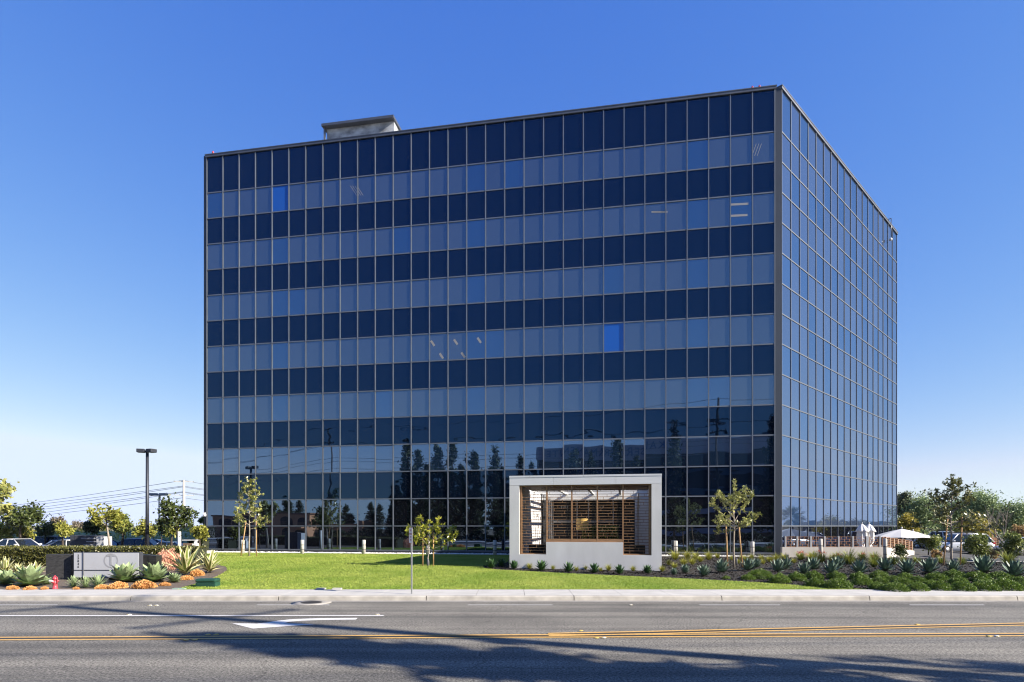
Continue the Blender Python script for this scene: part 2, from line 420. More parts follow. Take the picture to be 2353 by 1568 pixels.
# markings
def marking(name, pts, m, z=0.004):
    mb = MB(); mb.add([(x, y, z) for x, y in pts], [list(range(len(pts)))]); return struct(mb.build(name, m))
def ry(py): return F * EYE / (py - HY)
def rp(px, py): y = ry(py); return ((px - CX) / F * y, y)
yl = ry(1390.6)
for a, b_ in ((-120, 132), (590, 757), (1075, 1270), (1607, 1793), (2090, 2262), (2572, 2750)):
    xa, xb = (a - CX) / F * yl, (b_ - CX) / F * yl
    marking('lane_dash', [(xa, yl - .04), (xb, yl - .04), (xb, yl + .04), (xa, yl + .04)], M_WHITEP)
ys = ry(1415)
xb = (882 - CX) / F * ys
marking('lane_line', [(-70, ys - .07), (xb, ys - .07), (xb, ys + .07), (-70, ys + .07)], M_WHITEP)
# centre lines: black strip with two yellow lines, splitting towards the right
def band(name, pts, off, wd, m, z):
    """pts: centre line as (x,y); a strip of width wd at offset off"""
    a = [(x, y + off - wd / 2, z) for x, y in pts]; b2 = [(x, y + off + wd / 2, z) for x, y in pts]
    n = len(pts); mb = MB(); mb.add(a + b2, [(i, i + 1, n + i + 1, n + i) for i in range(n - 1)]); struct(mb.build(name, m))
lo = [(-70, ry(1471.5)), rp(-40, 1468.6), rp(600, 1465.3), rp(1176, 1462.6), rp(1780, 1460.5), rp(2400, 1459.0), (60, ry(1456))]
band('centre_line_gap', lo, 0, 0.3, M_BLKP, 0.004)
band('centre_line', lo, -0.15, 0.115, M_YELP, 0.008); band('centre_line', lo, 0.15, 0.115, M_YELP, 0.008)
hi = [rp(1260, 1459.3), rp(1500, 1454.5), rp(1800, 1447.3), rp(2100, 1440.6), rp(2400, 1434.2), (40, ry(1410))]
band('centre_line_gap', hi, 0, 0.3, M_BLKP, 0.0055)
band('centre_line', hi, -0.15, 0.115, M_YELP, 0.0095); band('centre_line', hi, 0.15, 0.115, M_YELP, 0.0095)
# turn arrow painted in the turn lane
arrow = [(533, 1433), (581, 1445), (652, 1440), (726, 1435), (688, 1434), (652, 1433), (664, 1429.5), (692, 1427), (740, 1425.3), (818, 1424.3), (822, 1420.4), (735, 1421.2), (675, 1423.2), (640, 1426.5), (612, 1431.2), (590, 1433.6)]
ap = [rp(*p) for p in arrow]
def poly_fill(name, pts, m, z):
    v, e, f, *_ = delaunay_2d_cdt([Vector(p) for p in pts], [(i, (i + 1) % len(pts)) for i in range(len(pts))], [list(range(len(pts)))], 1, 1e-6)
    fs = [t if (v[t[1]] - v[t[0]]).cross(v[t[2]] - v[t[0]]) > 0 else t[::-1] for t in f]
    mb = MB(); mb.add([(p.x, p.y, z) for p in v], fs); return struct(mb.build(name, m))
poly_fill('turn_arrow', ap, M_WHITEP, 0.004)
# raised pavement markers
def stud(px, py, col, label):
    x, y = rp(px, py); mb = MB()
    mb.lathe([(0.055, 0.0), (0.055, 0.008), (0.04, 0.018), (0.015, 0.022)], 12)
    mb.bbox(-0.05, 0.05, -0.05, -0.045, 0.004, 0.016, 0.001, 1)
    o = mb.build('road_stud', [col, mat('reflector', (0.6, 0.5, 0.2), 0.2)], None, (x, y, 0.004)); tag(o, label, 'road stud', 'road studs')
cw = mat('white_ceramic', (0.78, 0.76, 0.7), 0.4, var=0.1); cy = mat('yellow_ceramic', (0.72, 0.5, 0.12), 0.4, var=0.1)
for px, py, c, l in ((298, 1413.5, cw, 'white round road stud on the solid white lane line, at left'), (868, 1413, cw, 'white round road stud near the right end of the solid white lane line'),
        (345, 1392, cw, 'left stud of the white pair between the dashes at left'), (360, 1392, cw, 'right stud of the white pair between the dashes at left'),
        (1450, 1391, cw, 'single white road stud between two lane dashes, right of centre'),
        (478, 1459.5, cy, 'yellow road stud just beyond the centre line, left one of its pair'), (497, 1459.2, cy, 'yellow road stud just beyond the centre line, right one of its pair'),
        (428, 1471.5, cy, 'yellow road stud on the near side of the centre line, left one of its pair'), (448, 1471.2, cy, 'yellow road stud on the near side of the centre line, right one of its pair'),
        (1335, 1450.5, cy, 'yellow road stud just beyond the centre lines before they split'),
        (1371, 1466.8, cy, 'yellow road stud on the near side where the centre lines split, left of two'), (1388, 1466.7, cw, 'white road stud on the near side where the centre lines split'),
        (2108, 1436.2, cy, 'yellow road stud just beyond the upper pair of centre lines, at right'), (2272, 1463, cy, 'yellow road stud on the near side of the centre lines at far right'),
        (2290, 1463, cw, 'white road stud beside a yellow one at far right')):
    stud(px, py, c, l)
x, y = rp(715, 1386)
mb = MB(); mb.lathe([(0.62, 0.0), (0.62, 0.006), (0.36, 0.012)], 32); mbp = mb.build('manhole_cover', M_GUTTER, None, (x, y + .03, 0.002))
tag(mbp, 'round iron manhole cover in a concrete ring near the far kerb', 'manhole')
mb = MB(); mb.lathe([(0.33, 0.012), (0.33, 0.018), (0.27, 0.02), (0.26, 0.017), (0.1, 0.017), (0.09, 0.02)], 32); mb.build('lid', mat('cast_iron', (0.06, 0.055, 0.05), 0.6, 0.6), mbp)

# site sheets
lot = [(-160, BY), (170, BY), (170, 190), (-160, 190)]
sheet('car_park', lot, M_LOT, -0.03, 3.0)
# the lawn edge, walked from the left bed round to the right
LB = [gp(*p) for p in ((395, 1357), (430, 1347), (470, 1336), (500, 1324), (522, 1311), (520, 1303), (490, 1296), (470, 1288))]
RB = [gp(*p) for p in ((2010, 1357.5), (1930, 1352), (1850, 1346), (1760, 1339.5), (1650, 1333.5), (1540, 1328), (1420, 1323), (1300, 1317.5), (1200, 1312), (1140, 1309), (1112, 1305), (1110, 1301), (1130, 1297), (1165, 1293))]
ALPHA, BETA = math.radians(10.28), math.radians(44.7)
UL = Vector((-math.cos(ALPHA), math.sin(ALPHA), 0)); NL = Vector((-math.sin(ALPHA), -math.cos(ALPHA), 0))
UR = Vector((math.cos(BETA), math.sin(BETA), 0)); NR = Vector((math.sin(BETA), -math.cos(BETA), 0))
CL = Vector((17.38, 40.3, 0)); CR = Vector((17.84, 40.3, 0)); BAY, BAYR, ROW = 1.4, 1.588, 2.008
def fl(s, d, z=0): return CL + UL * s + NL * d + Vector((0, 0, z))     # on the long front, d metres outwards
def fr(s, d, z=0): return CR + UR * s + NR * d + Vector((0, 0, z))
lawn = [(LB[0].x, BY)] + [(p.x, p.y) for p in LB[1:]] + [tuple(fl(44, 1.0).xy), tuple(fl(17.5, 1.0).xy)] + [(p.x, p.y) for p in RB[::-1][:-1]] + [(RB[0].x, BY)]
LAWN = lawn
sheet('lawn', lawn, M_LAWN, 0.0, 0.8)
bed_r = [(RB[0].x, BY)] + [(p.x, p.y) for p in RB[1:]] + [tuple(fl(17.5, 1.0).xy), tuple(fl(-0.2, 1.0).xy), (21.5, 38.6), (34, 36.5), (60, 36.5), (60, BY)]
sheet('mulch_bed', bed_r, M_MULCH, 0.0, 0.8)
bed_l = [(-40, BY), (LB[0].x, BY)] + [(p.x, p.y) for p in LB[1:]] + [tuple(fl(44, 1.0).xy), (-30, 46), (-34, 34), (-60, 34), (-60, BY)]
sheet('planting_bed', bed_l, mat('bed_soil', (0.13, 0.1, 0.075), 0.95, var=0.5, scale=14, detail=8, bump=0.03, bscale=16), 0.0, 1.0)
strip = [tuple(fl(-0.2, 0).xy), tuple(fl(42.3, 0).xy), tuple(fl(42.3, 1.0).xy), tuple(fl(-0.2, 1.0).xy)]
sheet('gravel_strip', strip, mat('pale_gravel', (0.5, 0.48, 0.45), 0.9, var=0.3, scale=12, detail=8, bump=0.03, bscale=14), 0.003, 1.0)
mb = MB(); a, b_ = fl(13, 1.0), fl(-0.3, 1.0)
mb.box(0, 13.4, -0.05, 0.05, 0.3, 0.47, 0, Matrix.Translation(fl(-0.4, 1.05)) @ Matrix.Rotation(PI - ALPHA, 4, 'Z')); struct(mb.build('edging_kerb', M_CONC))
mb = MB(); mb.box(22, 62, 36.5, 36.66, 0.0, 0.32); struct(mb.build('edging_kerb', M_CONC))
# white pebbles
rng = np.random.default_rng(5)
def pebbles():
    n = 2600; out = []
    s = rng.random(n) * 42; d = 0.12 + rng.random(n) * 0.85; r = 0.03 + 0.045 * rng.random(n)
    base = np.array([(1, 0, 0), (-1, 0, 0), (0, 1, 0), (0, -1, 0), (0, 0, 1), (0, 0, -1)], float)
    fs = [(0, 2, 4), (2, 1, 4), (1, 3, 4), (3, 0, 4), (2, 0, 5), (1, 2, 5), (3, 1, 5), (0, 3, 5)]
    for i in range(n):
        p = fl(s[i], d[i]); c = np.array([p.x, p.y, G(p.x, p.y) + 0.02])
        q = base * (r[i] * (0.7 + 0.6 * rng.random(3))) ; t = rng.random() * 6.28
        R = np.array([[math.cos(t), -math.sin(t), 0], [math.sin(t), math.cos(t), 0], [0, 0, 1]])
        q = q @ R.T + c
        out += [q[j] for f in fs for j in f]
    return link('white_pebbles', fast_mesh('white_pebbles', np.array(out), 3, mat('white_stone', (0.74, 0.72, 0.68), 0.8, var=0.15, scale=3)))
struct(pebbles(), 'stuff')
# mown grass blades
def grass():
    n = 330000; xs = [p[0] for p in LAWN]; ysl = [p[1] for p in LAWN]
    X = min(xs) + rng.random(n) * (max(xs) - min(xs)); Y = min(ysl) + rng.random(n) ** 1.25 * (max(ysl) - min(ysl))
    k = in_poly(X, Y, LAWN); X, Y = X[k], Y[k]; n = len(X)
    Z = np.array([G(a, b) for a, b in zip(X, Y)])
    h = 0.015 + 0.022 * rng.random(n); t = rng.random(n) * PI; wv = 0.012 + 0.012 * rng.random(n)
    dx, dy = np.cos(t) * wv, np.sin(t) * wv
    lx, ly = rng.normal(size=n) * 0.025, rng.normal(size=n) * 0.025
    V = np.stack([np.stack([X - dx, Y - dy, Z - .003], 1), np.stack([X + dx, Y + dy, Z - .003], 1), np.stack([X + lx, Y + ly, Z + h], 1)], 1).reshape(-1, 3)
    return link('grass', fast_mesh('grass', V, 3, M_LAWN))
struct(grass(), 'stuff')
def chips():
    """bark chips lying on the dark mulch"""
    n = 60000; xs = [p[0] for p in bed_r]; X = min(xs) + rng.random(n) * (45 - min(xs)); Y = BY + rng.random(n) ** 1.3 * 18
    k = in_poly(X, Y, bed_r); X, Y = X[k], Y[k]
    C = np.stack([X, Y, [G(a, b) + 0.012 for a, b in zip(X, Y)]], 1)
    d = rng.normal(size=C.shape) * (1, 1, 0.35)
    V = leaf_verts(C, 0.05 + 0.07 * rng.random(len(C)), rng, 0.4, d, 0.1)
    return link('bark_chips', fast_mesh('bark_chips', V, 4, leafmat('bark_chip', (0.006, 0.005, 0.004), (0.045, 0.035, 0.028), 0.9, 0, 0.2)))
struct(chips(), 'stuff')
# ------------------------------------------------------------------ the glass office building
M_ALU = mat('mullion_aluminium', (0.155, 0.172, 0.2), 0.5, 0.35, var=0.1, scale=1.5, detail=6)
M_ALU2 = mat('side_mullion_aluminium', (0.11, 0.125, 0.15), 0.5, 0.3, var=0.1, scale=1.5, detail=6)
M_PIER = mat('dark_metal_cladding', (0.034, 0.042, 0.058), 0.35, 0.3, var=0.12, scale=0.6)
M_PLINTH = mat('dark_plinth', (0.03, 0.032, 0.04), 0.6, var=0.2, scale=2)
M_COPE = mat('coping_metal', (0.13, 0.14, 0.16), 0.45, 0.6, var=0.15, scale=1)
M_ROOF = mat('roof_membrane', (0.35, 0.35, 0.35), 0.9, var=0.2)
TINT = (0.27, 0.58, 1.0); TINT2 = (0.55, 0.75, 1.0)
G_SPAN = glassmat('spandrel_glass', (0.002, 0.005, 0.013), 1.72, 0.007, 0.75, TINT, 0.015, stretch=(0.7, 0.7, 1.5))
G_BLIND = glassmat('glass_over_blind', (0.033, 0.043, 0.053), 2.7, 0.0022, 0.6, TINT2, 0.02, 0.15)
G_CLEAR = glassmat('glass_no_blind', (0.006, 0.016, 0.035), 3.2, 0.0022, 0.6, TINT2, 0.015, 0.3)
G_BLUE = glassmat('replacement_blue_glass', (0.012, 0.07, 0.3), 2.2, 0.001, 0.6, (0.3, 0.6, 1.0), 0.02)
G_LOW = glassmat('ground_floor_glass', (0.004, 0.004, 0.006), 3.1, 0.002, 0.6, (0.46, 0.66, 1.0), 0.012)
G_SIDE = glassmat('side_glass', (0.03, 0.044, 0.08), 3.0, 0.0022, 0.6, (0.48, 0.7, 1.0), 0.02, 0.12)
G_SIDE2 = glassmat('side_glass_no_blind', (0.02, 0.04, 0.09), 3.0, 0.0022, 0.6, (0.44, 0.68, 1.0), 0.02, 0.15)
GL = [G_SPAN, G_BLIND, G_CLEAR, G_BLUE, G_LOW, G_SIDE, G_SIDE2]
base = fl(0, 0, 0.4)
tower = empty('office_building', 'seven-storey office block clad in dark blue mirror glass with a pale grid of mullions', 'office building', base)
def tb(mb, name, m, parent=None): return mb.build(name, m, tower if parent is None else parent, -base if parent is None else None)
ZL = [EYE - 1.80] + [EYE + ROW * k for k in range(14)] + [31.4]     # transom levels, bottom to top
ZTOP = 31.53
rnd = random.Random(3)
NB, NS = 30, 18
def frame_pt(side): return fl if side == 'L' else fr
MLm = Matrix.Translation(CL) @ Matrix(((UL.x, NL.x, 0, 0), (UL.y, NL.y, 0, 0), (0, 0, 1, 0), (0, 0, 0, 1)))   # x along, y outwards (mirrored frame)
MRm = Matrix.Translation(CR) @ Matrix(((UR.x, NR.x, 0, 0), (UR.y, NR.y, 0, 0), (0, 0, 1, 0), (0, 0, 0, 1)))
def quadpane(fn, s0, s1, z0, z1, d, mb, mi):
    """a pane set a touch out of true, as panes are"""
    j = [rnd.gauss(0, 0.0019) for _ in range(3)]
    sc, zc = (s0 + s1) / 2, (z0 + z1) / 2
    def D(s, z): return d + j[0] * (s - sc) + j[1] * (z - zc)
    vs = [fn(s0, D(s0, z0), z0), fn(s1, D(s1, z0), z0), fn(s1, D(s1, z1), z1), fn(s0, D(s0, z1), z1)]
    bk = [fn(s0, d - 0.05, z0), fn(s1, d - 0.05, z0), fn(s1, d - 0.05, z1), fn(s0, d - 0.05, z1)]
    nrm = (vs[1] - vs[0]).cross(vs[3] - vs[0]); out = fn(0, 1) - fn(0, 0)
    ff = [(0, 1, 2, 3)] if nrm.dot(out) > 0 else [(3, 2, 1, 0)]
    mb.add(vs, ff, mi)
    mb.add(bk, [f[::-1] for f in ff], mi)
def pane_kind(side, i, r):
    """i: bay from the corner, r: row from the ground"""
    if side == 'R':
        if r == 0: return 4
        return 6 if (i * 7 + r * 5) % 11 in (1, 4) or (r % 2 == 0 and (i + r) % 5 == 1) else 5
    col = NB - 1 - i      # from the left end
    if r <= 1: return 4
    if r % 2 == 0: return 0
    if (col, r) == (4, 13): return 3
    if (col, r) == (22, 7): return 3
    if col in (4, 15, 26): return 2
    if r == 3: return 2
    if (col * 13 + r * 29) % 17 == 3: return 2
    return 1
cells = []
for side, n in (('L', NB), ('R', NS)):
    for i in range(n):
        for r in range(15):
            if side == 'L' and r <= 1 and 6 <= i <= 10: continue
            cells.append((side, i, r))
# rows: index 0 bottom .. 14 top
def size_px(c):
    fn = frame_pt(c[0]); B_ = BAY if c[0] == 'L' else BAYR; p = fn((c[1] + .5) * B_, 0); q = fn((c[1] + 1.5) * B_, 0)
    return abs(q.x / q.y - p.x / p.y) * (ZL[c[2] + 1] - ZL[c[2]]) / p.y
cells.sort(key=size_px, reverse=True)
rest = MB()
for idx, c in enumerate(cells):
    side, i, r = c; fn = frame_pt(side)
    d = -0.03 if side == 'L' else -0.025
    B_ = BAY if side == 'L' else BAYR
    s0, s1, z0, z1 = i * B_, (i + 1) * B_, ZL[r], ZL[r + 1]
    k = pane_kind(side, i, r)
    if idx < 100:
        m1 = MB(); quadpane(fn, s0, s1, z0, z1, d, m1, 0); tb(m1, 'window_pane', GL[k])
    else: quadpane(fn, s0, s1, z0, z1, d, rest, k)
o = tb(rest, 'window_panes', GL); o['kind'] = 'stuff'
for side, n, M in (('L', NB, MLm), ('R', NS, MRm)):
    W_ = BAY if side == 'L' else BAYR
    for i in range(n + 1):
        m1 = MB(); s = i * W_; z0 = ZL[0] - 0.05
        if side == 'L' and 7 <= i <= 10: z0 = ZL[2] - 0.03
        hw = 0.032 if side == 'L' else 0.026
        m1.box(s - hw, s + hw, -0.08, 0.035 if side == 'L' else 0.02, z0, ZL[15], 0, M)
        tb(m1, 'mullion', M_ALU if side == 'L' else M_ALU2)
    for r in range(15):
        segs = [(0, n * W_)]
        if side == 'L' and r <= 1: segs = [(0, 6 * BAY), (11 * BAY, n * W_)]
        m1 = MB()
        for a, b_ in segs: m1.box(a, b_, -0.078, 0.015 if side == 'L' else 0.008, ZL[r] - 0.04, ZL[r] + 0.04, 0, M)
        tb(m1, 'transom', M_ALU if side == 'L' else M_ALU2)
    m1 = MB(); m1.box(-0.1, n * W_ + 0.1, -0.5, 0.075, ZL[15] - 0.06, ZL[15] + 0.11, 0, M); m1.box(-0.12, n * W_ + 0.12, -0.52, 0.1, ZL[15] + 0.11, ZL[15] + 0.17, 0, M)
    tb(m1, 'coping', M_COPE)
    m1 = MB()
    for a, b_ in ([(-0.1, 6 * BAY), (11 * BAY, n * W_ + 0.1)] if side == 'L' else [(-0.1, n * W_ + 0.1)]): m1.box(a, b_, -0.3, 0.02, -0.1, ZL[0] - 0.05, 0, M)
    tb(m1, 'plinth', M_PLINTH)
# corner pier between the two fronts, end pier at the left
m1 = MB(); a, b_ = fl(0.02, -0.12), fr(0.02, -0.12)
m1.prism([tuple(a.xy), tuple(fl(0.0, -0.9).xy), tuple(fr(0.0, -0.9).xy), tuple(b_.xy), tuple((fr(-0.03, -0.01)).xy), tuple((fl(-0.03, -0.01)).xy)][::-1], 0.2, ZL[15] + 0.02)
for k in range(1, 8): pass
tb(m1, 'corner_pier', M_PIER)
m1 = MB(); m1.box(NB * BAY + 0.04, NB * BAY + 0.26, -0.6, 0.0, 0.1, ZL[15] + 0.1, 0, MLm); tb(m1, 'corner_pier', M_PIER)
# the other sides, roof
A, B, D1, D2 = fl(NB * BAY + 0.2, -0.3), fr(NS * BAYR + 0.02, -0.3), fl(NB * BAY - 4, -34), fr(NS * BAYR - 8, -26)
m1 = MB()
for p, q in ((A, D1), (D1, D2), (D2, B)):
    m1.add([(p.x, p.y, 0), (q.x, q.y, 0), (q.x, q.y, ZL[15]), (p.x, p.y, ZL[15])], [(0, 1, 2, 3)])
tb(m1, 'rear_wall', M_PIER)
m1 = MB(); cl, cr = fl(0, -0.3), fr(0, -0.3)
m1.add([(p.x, p.y, ZL[15] - 0.2) for p in (A, cl, cr, B, D2, D1)], [(0, 1, 2, 3, 4, 5)]); tb(m1, 'roof', M_ROOF)
# plant room on the roof: worn metal box under an overhanging flat roof
def s_at(px, d):
    """distance along the long front of the point at px that lies d metres out from it"""
    t = (px - CX) / F; q = CL + NL * d; return (t * q.y - q.x) / (UL.x - t * UL.y)
PD = -7.5; sp0, sp1 = s_at(742, PD), s_at(905, PD)
MP = Matrix.Translation(fl(sp0, PD, 0)) @ Matrix(((-UL.x, -NL.x, 0, 0), (-UL.y, -NL.y, 0, 0), (0, 0, 1, 0), (0, 0, 0, 1)))
PW = sp0 - sp1; PH = zat(288, fl(sp0, PD).y)
M_PLANT = mat('weathered_metal_panel', (0.4, 0.42, 0.44), 0.6, 0.1, var=0.55, scale=1.1, detail=9, stretch=(1, 1, 1.6))
m1 = MB(); m1.box(0.25, PW - .1, 0.3, 7, 30, PH - .222, 0, MP)
for k in range(4): m1.box(1.3 + 1.35 * k, 1.55 + 1.35 * k, 0.28, 0.3, PH - 1.9, PH - 1.6, 1, MP)
ph = tb(m1, 'plant_room', [M_PLANT, M_PIER])
m1 = MB(); m1.box(-0.04, PW + .04, -0.22, 7.3, PH - .22, PH, 0, MP); tb(m1, 'roof_slab', M_COPE, None)
m1 = MB(); m1.box(0.06, 0.2, 0.0, 0.14, 30, PH - .222, 0, MP); tb(m1, 'corner_post', M_ALU)
# aviation lamps, a security camera dome and a dangling floodlight
M_RED = mat('red_lamp_glass', (0.55, 0.05, 0.06), 0.3, var=0.1)
for s, dd in ((0.9, -0.3), (1.35, -0.3), (41.6, -0.2)):
    p = fl(s, dd, ZL[15] + 0.17); m1 = MB(); m1.lathe([(0.04, 0), (0.04, 0.1), (0.07, 0.11), (0.07, 0.15)], 10, 0, Matrix.Translation(p)); m1.lathe([(0.07, 0.15), (0.085, 0.24), (0.06, 0.33), (0.02, 0.36)], 10, 1, Matrix.Translation(p))
    tb(m1, 'roof_lamp', [M_PIER, M_RED])
p = fl(42.15, 0.05, zat(1184, 47.8)); m1 = MB(); m1.sphere(p, 0.14, 12); m1.box(-0.08, 0.08, -0.08, 0.08, 0.05, 0.2, 0, Matrix.Translation(p)); tb(m1, 'camera_dome', mat('white_plastic', (0.75, 0.75, 0.75), 0.4, var=0.05))
p = fr(15.9 * BAYR, 0.3, ZL[15]); m1 = MB(); m1.tube([p + Vector((0, 0, .25)), p - Vector((0, 0, 0.7)), p - Vector((0, 0, 1.5))], 0.035, 6, 0); m1.tube([p + Vector((0, 0, .25)), p - NR * 0.4 + Vector((0, 0, .25))], 0.035, 6, 0)
m1.sphere(p - Vector((0.05, 0, 1.75)), 0.15, 10, 1); tb(m1, 'floodlight', [M_PIER, mat('white_plastic', (0.75, 0.75, 0.75))])
# glowing strips laid on opaque panes to imitate ceiling lamps seen inside
M_STREAK = bpy.data.materials.new('lamp_streak_glow'); nt, N, L, b = nodes(M_STREAK)
b.inputs['Base Color'].default_value = (0.12, 0.115, 0.12, 1); b.inputs['Emission Color'].default_value = (0.9, 0.85, 0.8, 1); b.inputs['Emission Strength'].default_value = 0.05
def lamp_streaks(px, py, dx, dy, n, gap, wd):
    """thin glowing strips on the outer pane face, in place of lamps inside"""
    yv = 42.0
    m1 = MB()
    for k in range(n):
        pts = []
        for (qx, qy) in ((px + k * gap, py), (px + k * gap + dx, py + dy)):
            t = (qx - CX) / F; s = (CL.x - t * CL.y) / (-UL.x + t * UL.y); q = fl(s, 0); pts.append((s, EYE - (qy - HY) / F * q.y))
        (s0, z0), (s1, z1) = pts; ln = math.hypot(s1 - s0, z1 - z0); ux, uz = (s1 - s0) / ln, (z1 - z0) / ln
        w2 = wd / 2
        vs = [fl(s0 - uz * w2, -0.024, z0 + ux * w2), fl(s0 + uz * w2, -0.024, z0 - ux * w2), fl(s1 + uz * w2, -0.024, z1 - ux * w2), fl(s1 - uz * w2, -0.024, z1 + ux * w2)]
        m1.add(vs, [(0, 1, 2, 3)]); m1.add([v - NL * 0.004 for v in vs], [(3, 2, 1, 0)])
    tb(m1, 'lamp_streak', M_STREAK)
lamp_streaks(805, 427, 14, 22, 4, 5, 0.035); lamp_streaks(1738, 330, -10, 28, 3, 6, 0.03)
for a in ((1497, 487, 34, 0, 2, 3, .1), (1680, 470, 40, -2, 1, 0, .14), (1678, 496, 40, -2, 1, 0, .14)): lamp_streaks(*a)
for a in ((990, 783), (1043, 780), (1097, 776), (1010, 812), (1060, 810)): lamp_streaks(a[0], a[1], 8, 12, 1, 0, 0.16)

# ------------------------------------------------------------------ white entrance pavilion
W_PAV = 7.34
P0 = Vector((-0.123, 30.2, 0))
UP, VP = Vector((math.cos(ALPHA), -math.sin(ALPHA), 0)), Vector((math.sin(ALPHA), math.cos(ALPHA), 0))
MPV = Matrix.Rotation(-ALPHA, 4, 'Z')
def ps(px): t = (px - CX) / F; return (t * P0.y - P0.x) / (UP.x - t * UP.y)
def s_in(px, d): t = (px - CX) / F; q = P0 + VP * d; return (t * q.y - q.x) / (UP.x - t * UP.y)
def pz(py, s, d=0): return EYE - (py - HY) / F * (P0 + UP * s + VP * d).y
M_STUC = mat('white_stucco', (0.63, 0.63, 0.635), 0.85, var=0.09, scale=1.3, detail=9, bump=0.006, bscale=45, stretch=(1, 1, .35))
M_FASC = mat('white_metal_fascia', (0.66, 0.67, 0.69), 0.5, 0.0, var=0.03, scale=0.7)
M_WOOD = mat('cedar_wood', (0.3, 0.165, 0.08), 0.6, var=0.3, scale=3, detail=6, stretch=(0.6, 0.6, 6))
M_WOODV = mat('cedar_boarding', (0.3, 0.15, 0.065), 0.55, var=0.35, scale=3, detail=6, stretch=(8, 8, 0.4))
M_WHITE = mat('white_paint', (0.84, 0.84, 0.82), 0.6, var=0.03)
M_SILV = mat('brushed_steel', (0.6, 0.6, 0.62), 0.3, 0.9, var=0.08)
M_DARK = mat('dark_interior', (0.02, 0.02, 0.022), 0.7, var=0.2, scale=1)
M_DGL = glassmat('door_glass', (0.035, 0.036, 0.038), 1.12, 0.001, 0.6)
pav = empty('entrance_pavilion', 'white boxy entrance pavilion with a stepped opening screened by wooden lattice, before the glass block', 'pavilion', P0 + Vector((0, 0, 0)), -ALPHA)
pv = lambda mb, name, m: mb.build(name, m, pav)
s1, s2, s3, s4, s5, s6 = 0.0, ps(1192.9), ps(1255), ps(1432), ps(1497.2), W_PAV
ZT = pz(1094, 0); ZF = pz(1116.3, 0); ZO = pz(1116.3, 0) ; ZLEG = 1.05; ZSILL = pz(1246.4, ps(1340)); DP = 13.0
TH = 0.42
mb = MB()
mb.box(s1, s2, 0, TH, -0.1, ZF); mb.box(s5, s6, 0, TH, -0.1, ZF)
mb.box(s2, s3, 0, TH, -0.1, ZLEG); mb.box(s4, s5, 0, TH, -0.1, ZLEG); mb.box(s3, s4, 0, TH, -0.1, ZSILL)
pv(mb, 'front_wall', M_STUC)
mb = MB(); mb.box(s1, s1 + 0.3, TH, DP, -0.1, ZF); pv(mb, 'side_wall', M_STUC)
mb = MB(); mb.box(s6 - 0.3, s6, TH, DP, -0.1, ZF); pv(mb, 'side_wall', M_STUC)
mb = MB(); c = pz(1098.4, 0)
for a, b_ in ((s1, ps(1271)), (ps(1271) + .008, ps(1415)), (ps(1415) + .008, s6)): mb.box(a, b_, -0.004, 0.25, ZF + 0.01, c)
mb.box(s1, s1 + .28, 0.25, DP, ZF + 0.01, c); mb.box(s6 - .28, s6, 0.25, DP, ZF + 0.01, c)
pv(mb, 'fascia', M_FASC)
mb = MB()
for a, b_ in ((s1 - .01, ps(1216)), (ps(1216) + .008, ps(1341)), (ps(1341) + .008, s6 + .01)): mb.box(a, b_, -0.018, 0.3, c + 0.004, ZT)
mb.box(s1 - .01, s1 + .3, 0.3, DP, c + 0.004, ZT); mb.box(s6 - .3, s6 + .01, 0.3, DP, c + 0.004, ZT)
pv(mb, 'roof_coping', M_FASC)
# roof: solid over the front and the back, rafters with gaps (skylight) between
mb = MB(); mb.box(s1 + .3, s6 - .3, 0.3, 4.6, ZF + 0.05, c - 0.02); mb.box(s1 + .3, s6 - .3, 9.3, DP, ZF + 0.05, c - 0.02); pv(mb, 'roof', M_WHITE)
mb = MB()
for k in range(4): mb.box(s1 + .3, s6 - .3, 6.0 + .85 * k, 6.06 + .85 * k, ZF + 0.08, c - 0.03)
for k in (1, 2, 3): q = s1 + .3 + (s6 - s1 - .6) * k / 4; mb.box(q - .07, q + .07, 4.6, 9.3, ZF - 0.02, ZF + 0.079)
pv(mb, 'skylight_rafters', M_WHITE)
mb = MB()
nb = 26
for k in range(nb): a = s2 - 0.02 + (s5 - s2 + .04) * k / nb; mb.box(a + .004, a + (s5 - s2) / nb - .004, TH + .002, 4.6, ZF - 0.02, ZF + 0.04)
pv(mb, 'wood_ceiling', M_WOOD)
mb = MB(); zc2 = pz(1150.7, ps(1340), 10)
mb.box(s_in(1459, 7.0), s6 - .302, 7.0, 7.2, .46, zc2 + .1); pv(mb, 'white_partition', M_WHITE)
mb = MB()
mb.box(s1 + .3, s6 - .3, 9.3, 9.5, zc2, ZF + .05); pv(mb, 'white_header', M_WHITE)
mb = MB(); mb.box(s1 + .3, s6 - .3, 9.5, 16, zc2, zc2 + .06); pv(mb, 'lobby_ceiling', M_WOOD)
# wood linings of the jambs
mb = MB()
for k in range(12): a = TH * 0.35 + .16 * k; mb.box(s5 - 0.0, s5 + 0.03, a + .003, a + .157, ZLEG, ZF - 0.02) if False else mb.box(s6 - .335, s6 - .301, TH + .17 * k + .004, TH + .17 * k + .166, 0.3, ZF - .02)
pv(mb, 'wood_cladding', M_WOODV)
for a in (s2 + .001, s5 - .051): mb = MB(); mb.box(a, a + .05, 0.13, TH + .25, ZLEG, ZF); pv(mb, 'jamb_lining', M_WOOD)
mb = MB(); mb.box(s1 + .3, s1 + .34, TH + .3, 1.6, 0.3, ZF - .03); pv(mb, 'wood_cladding', M_WOODV)
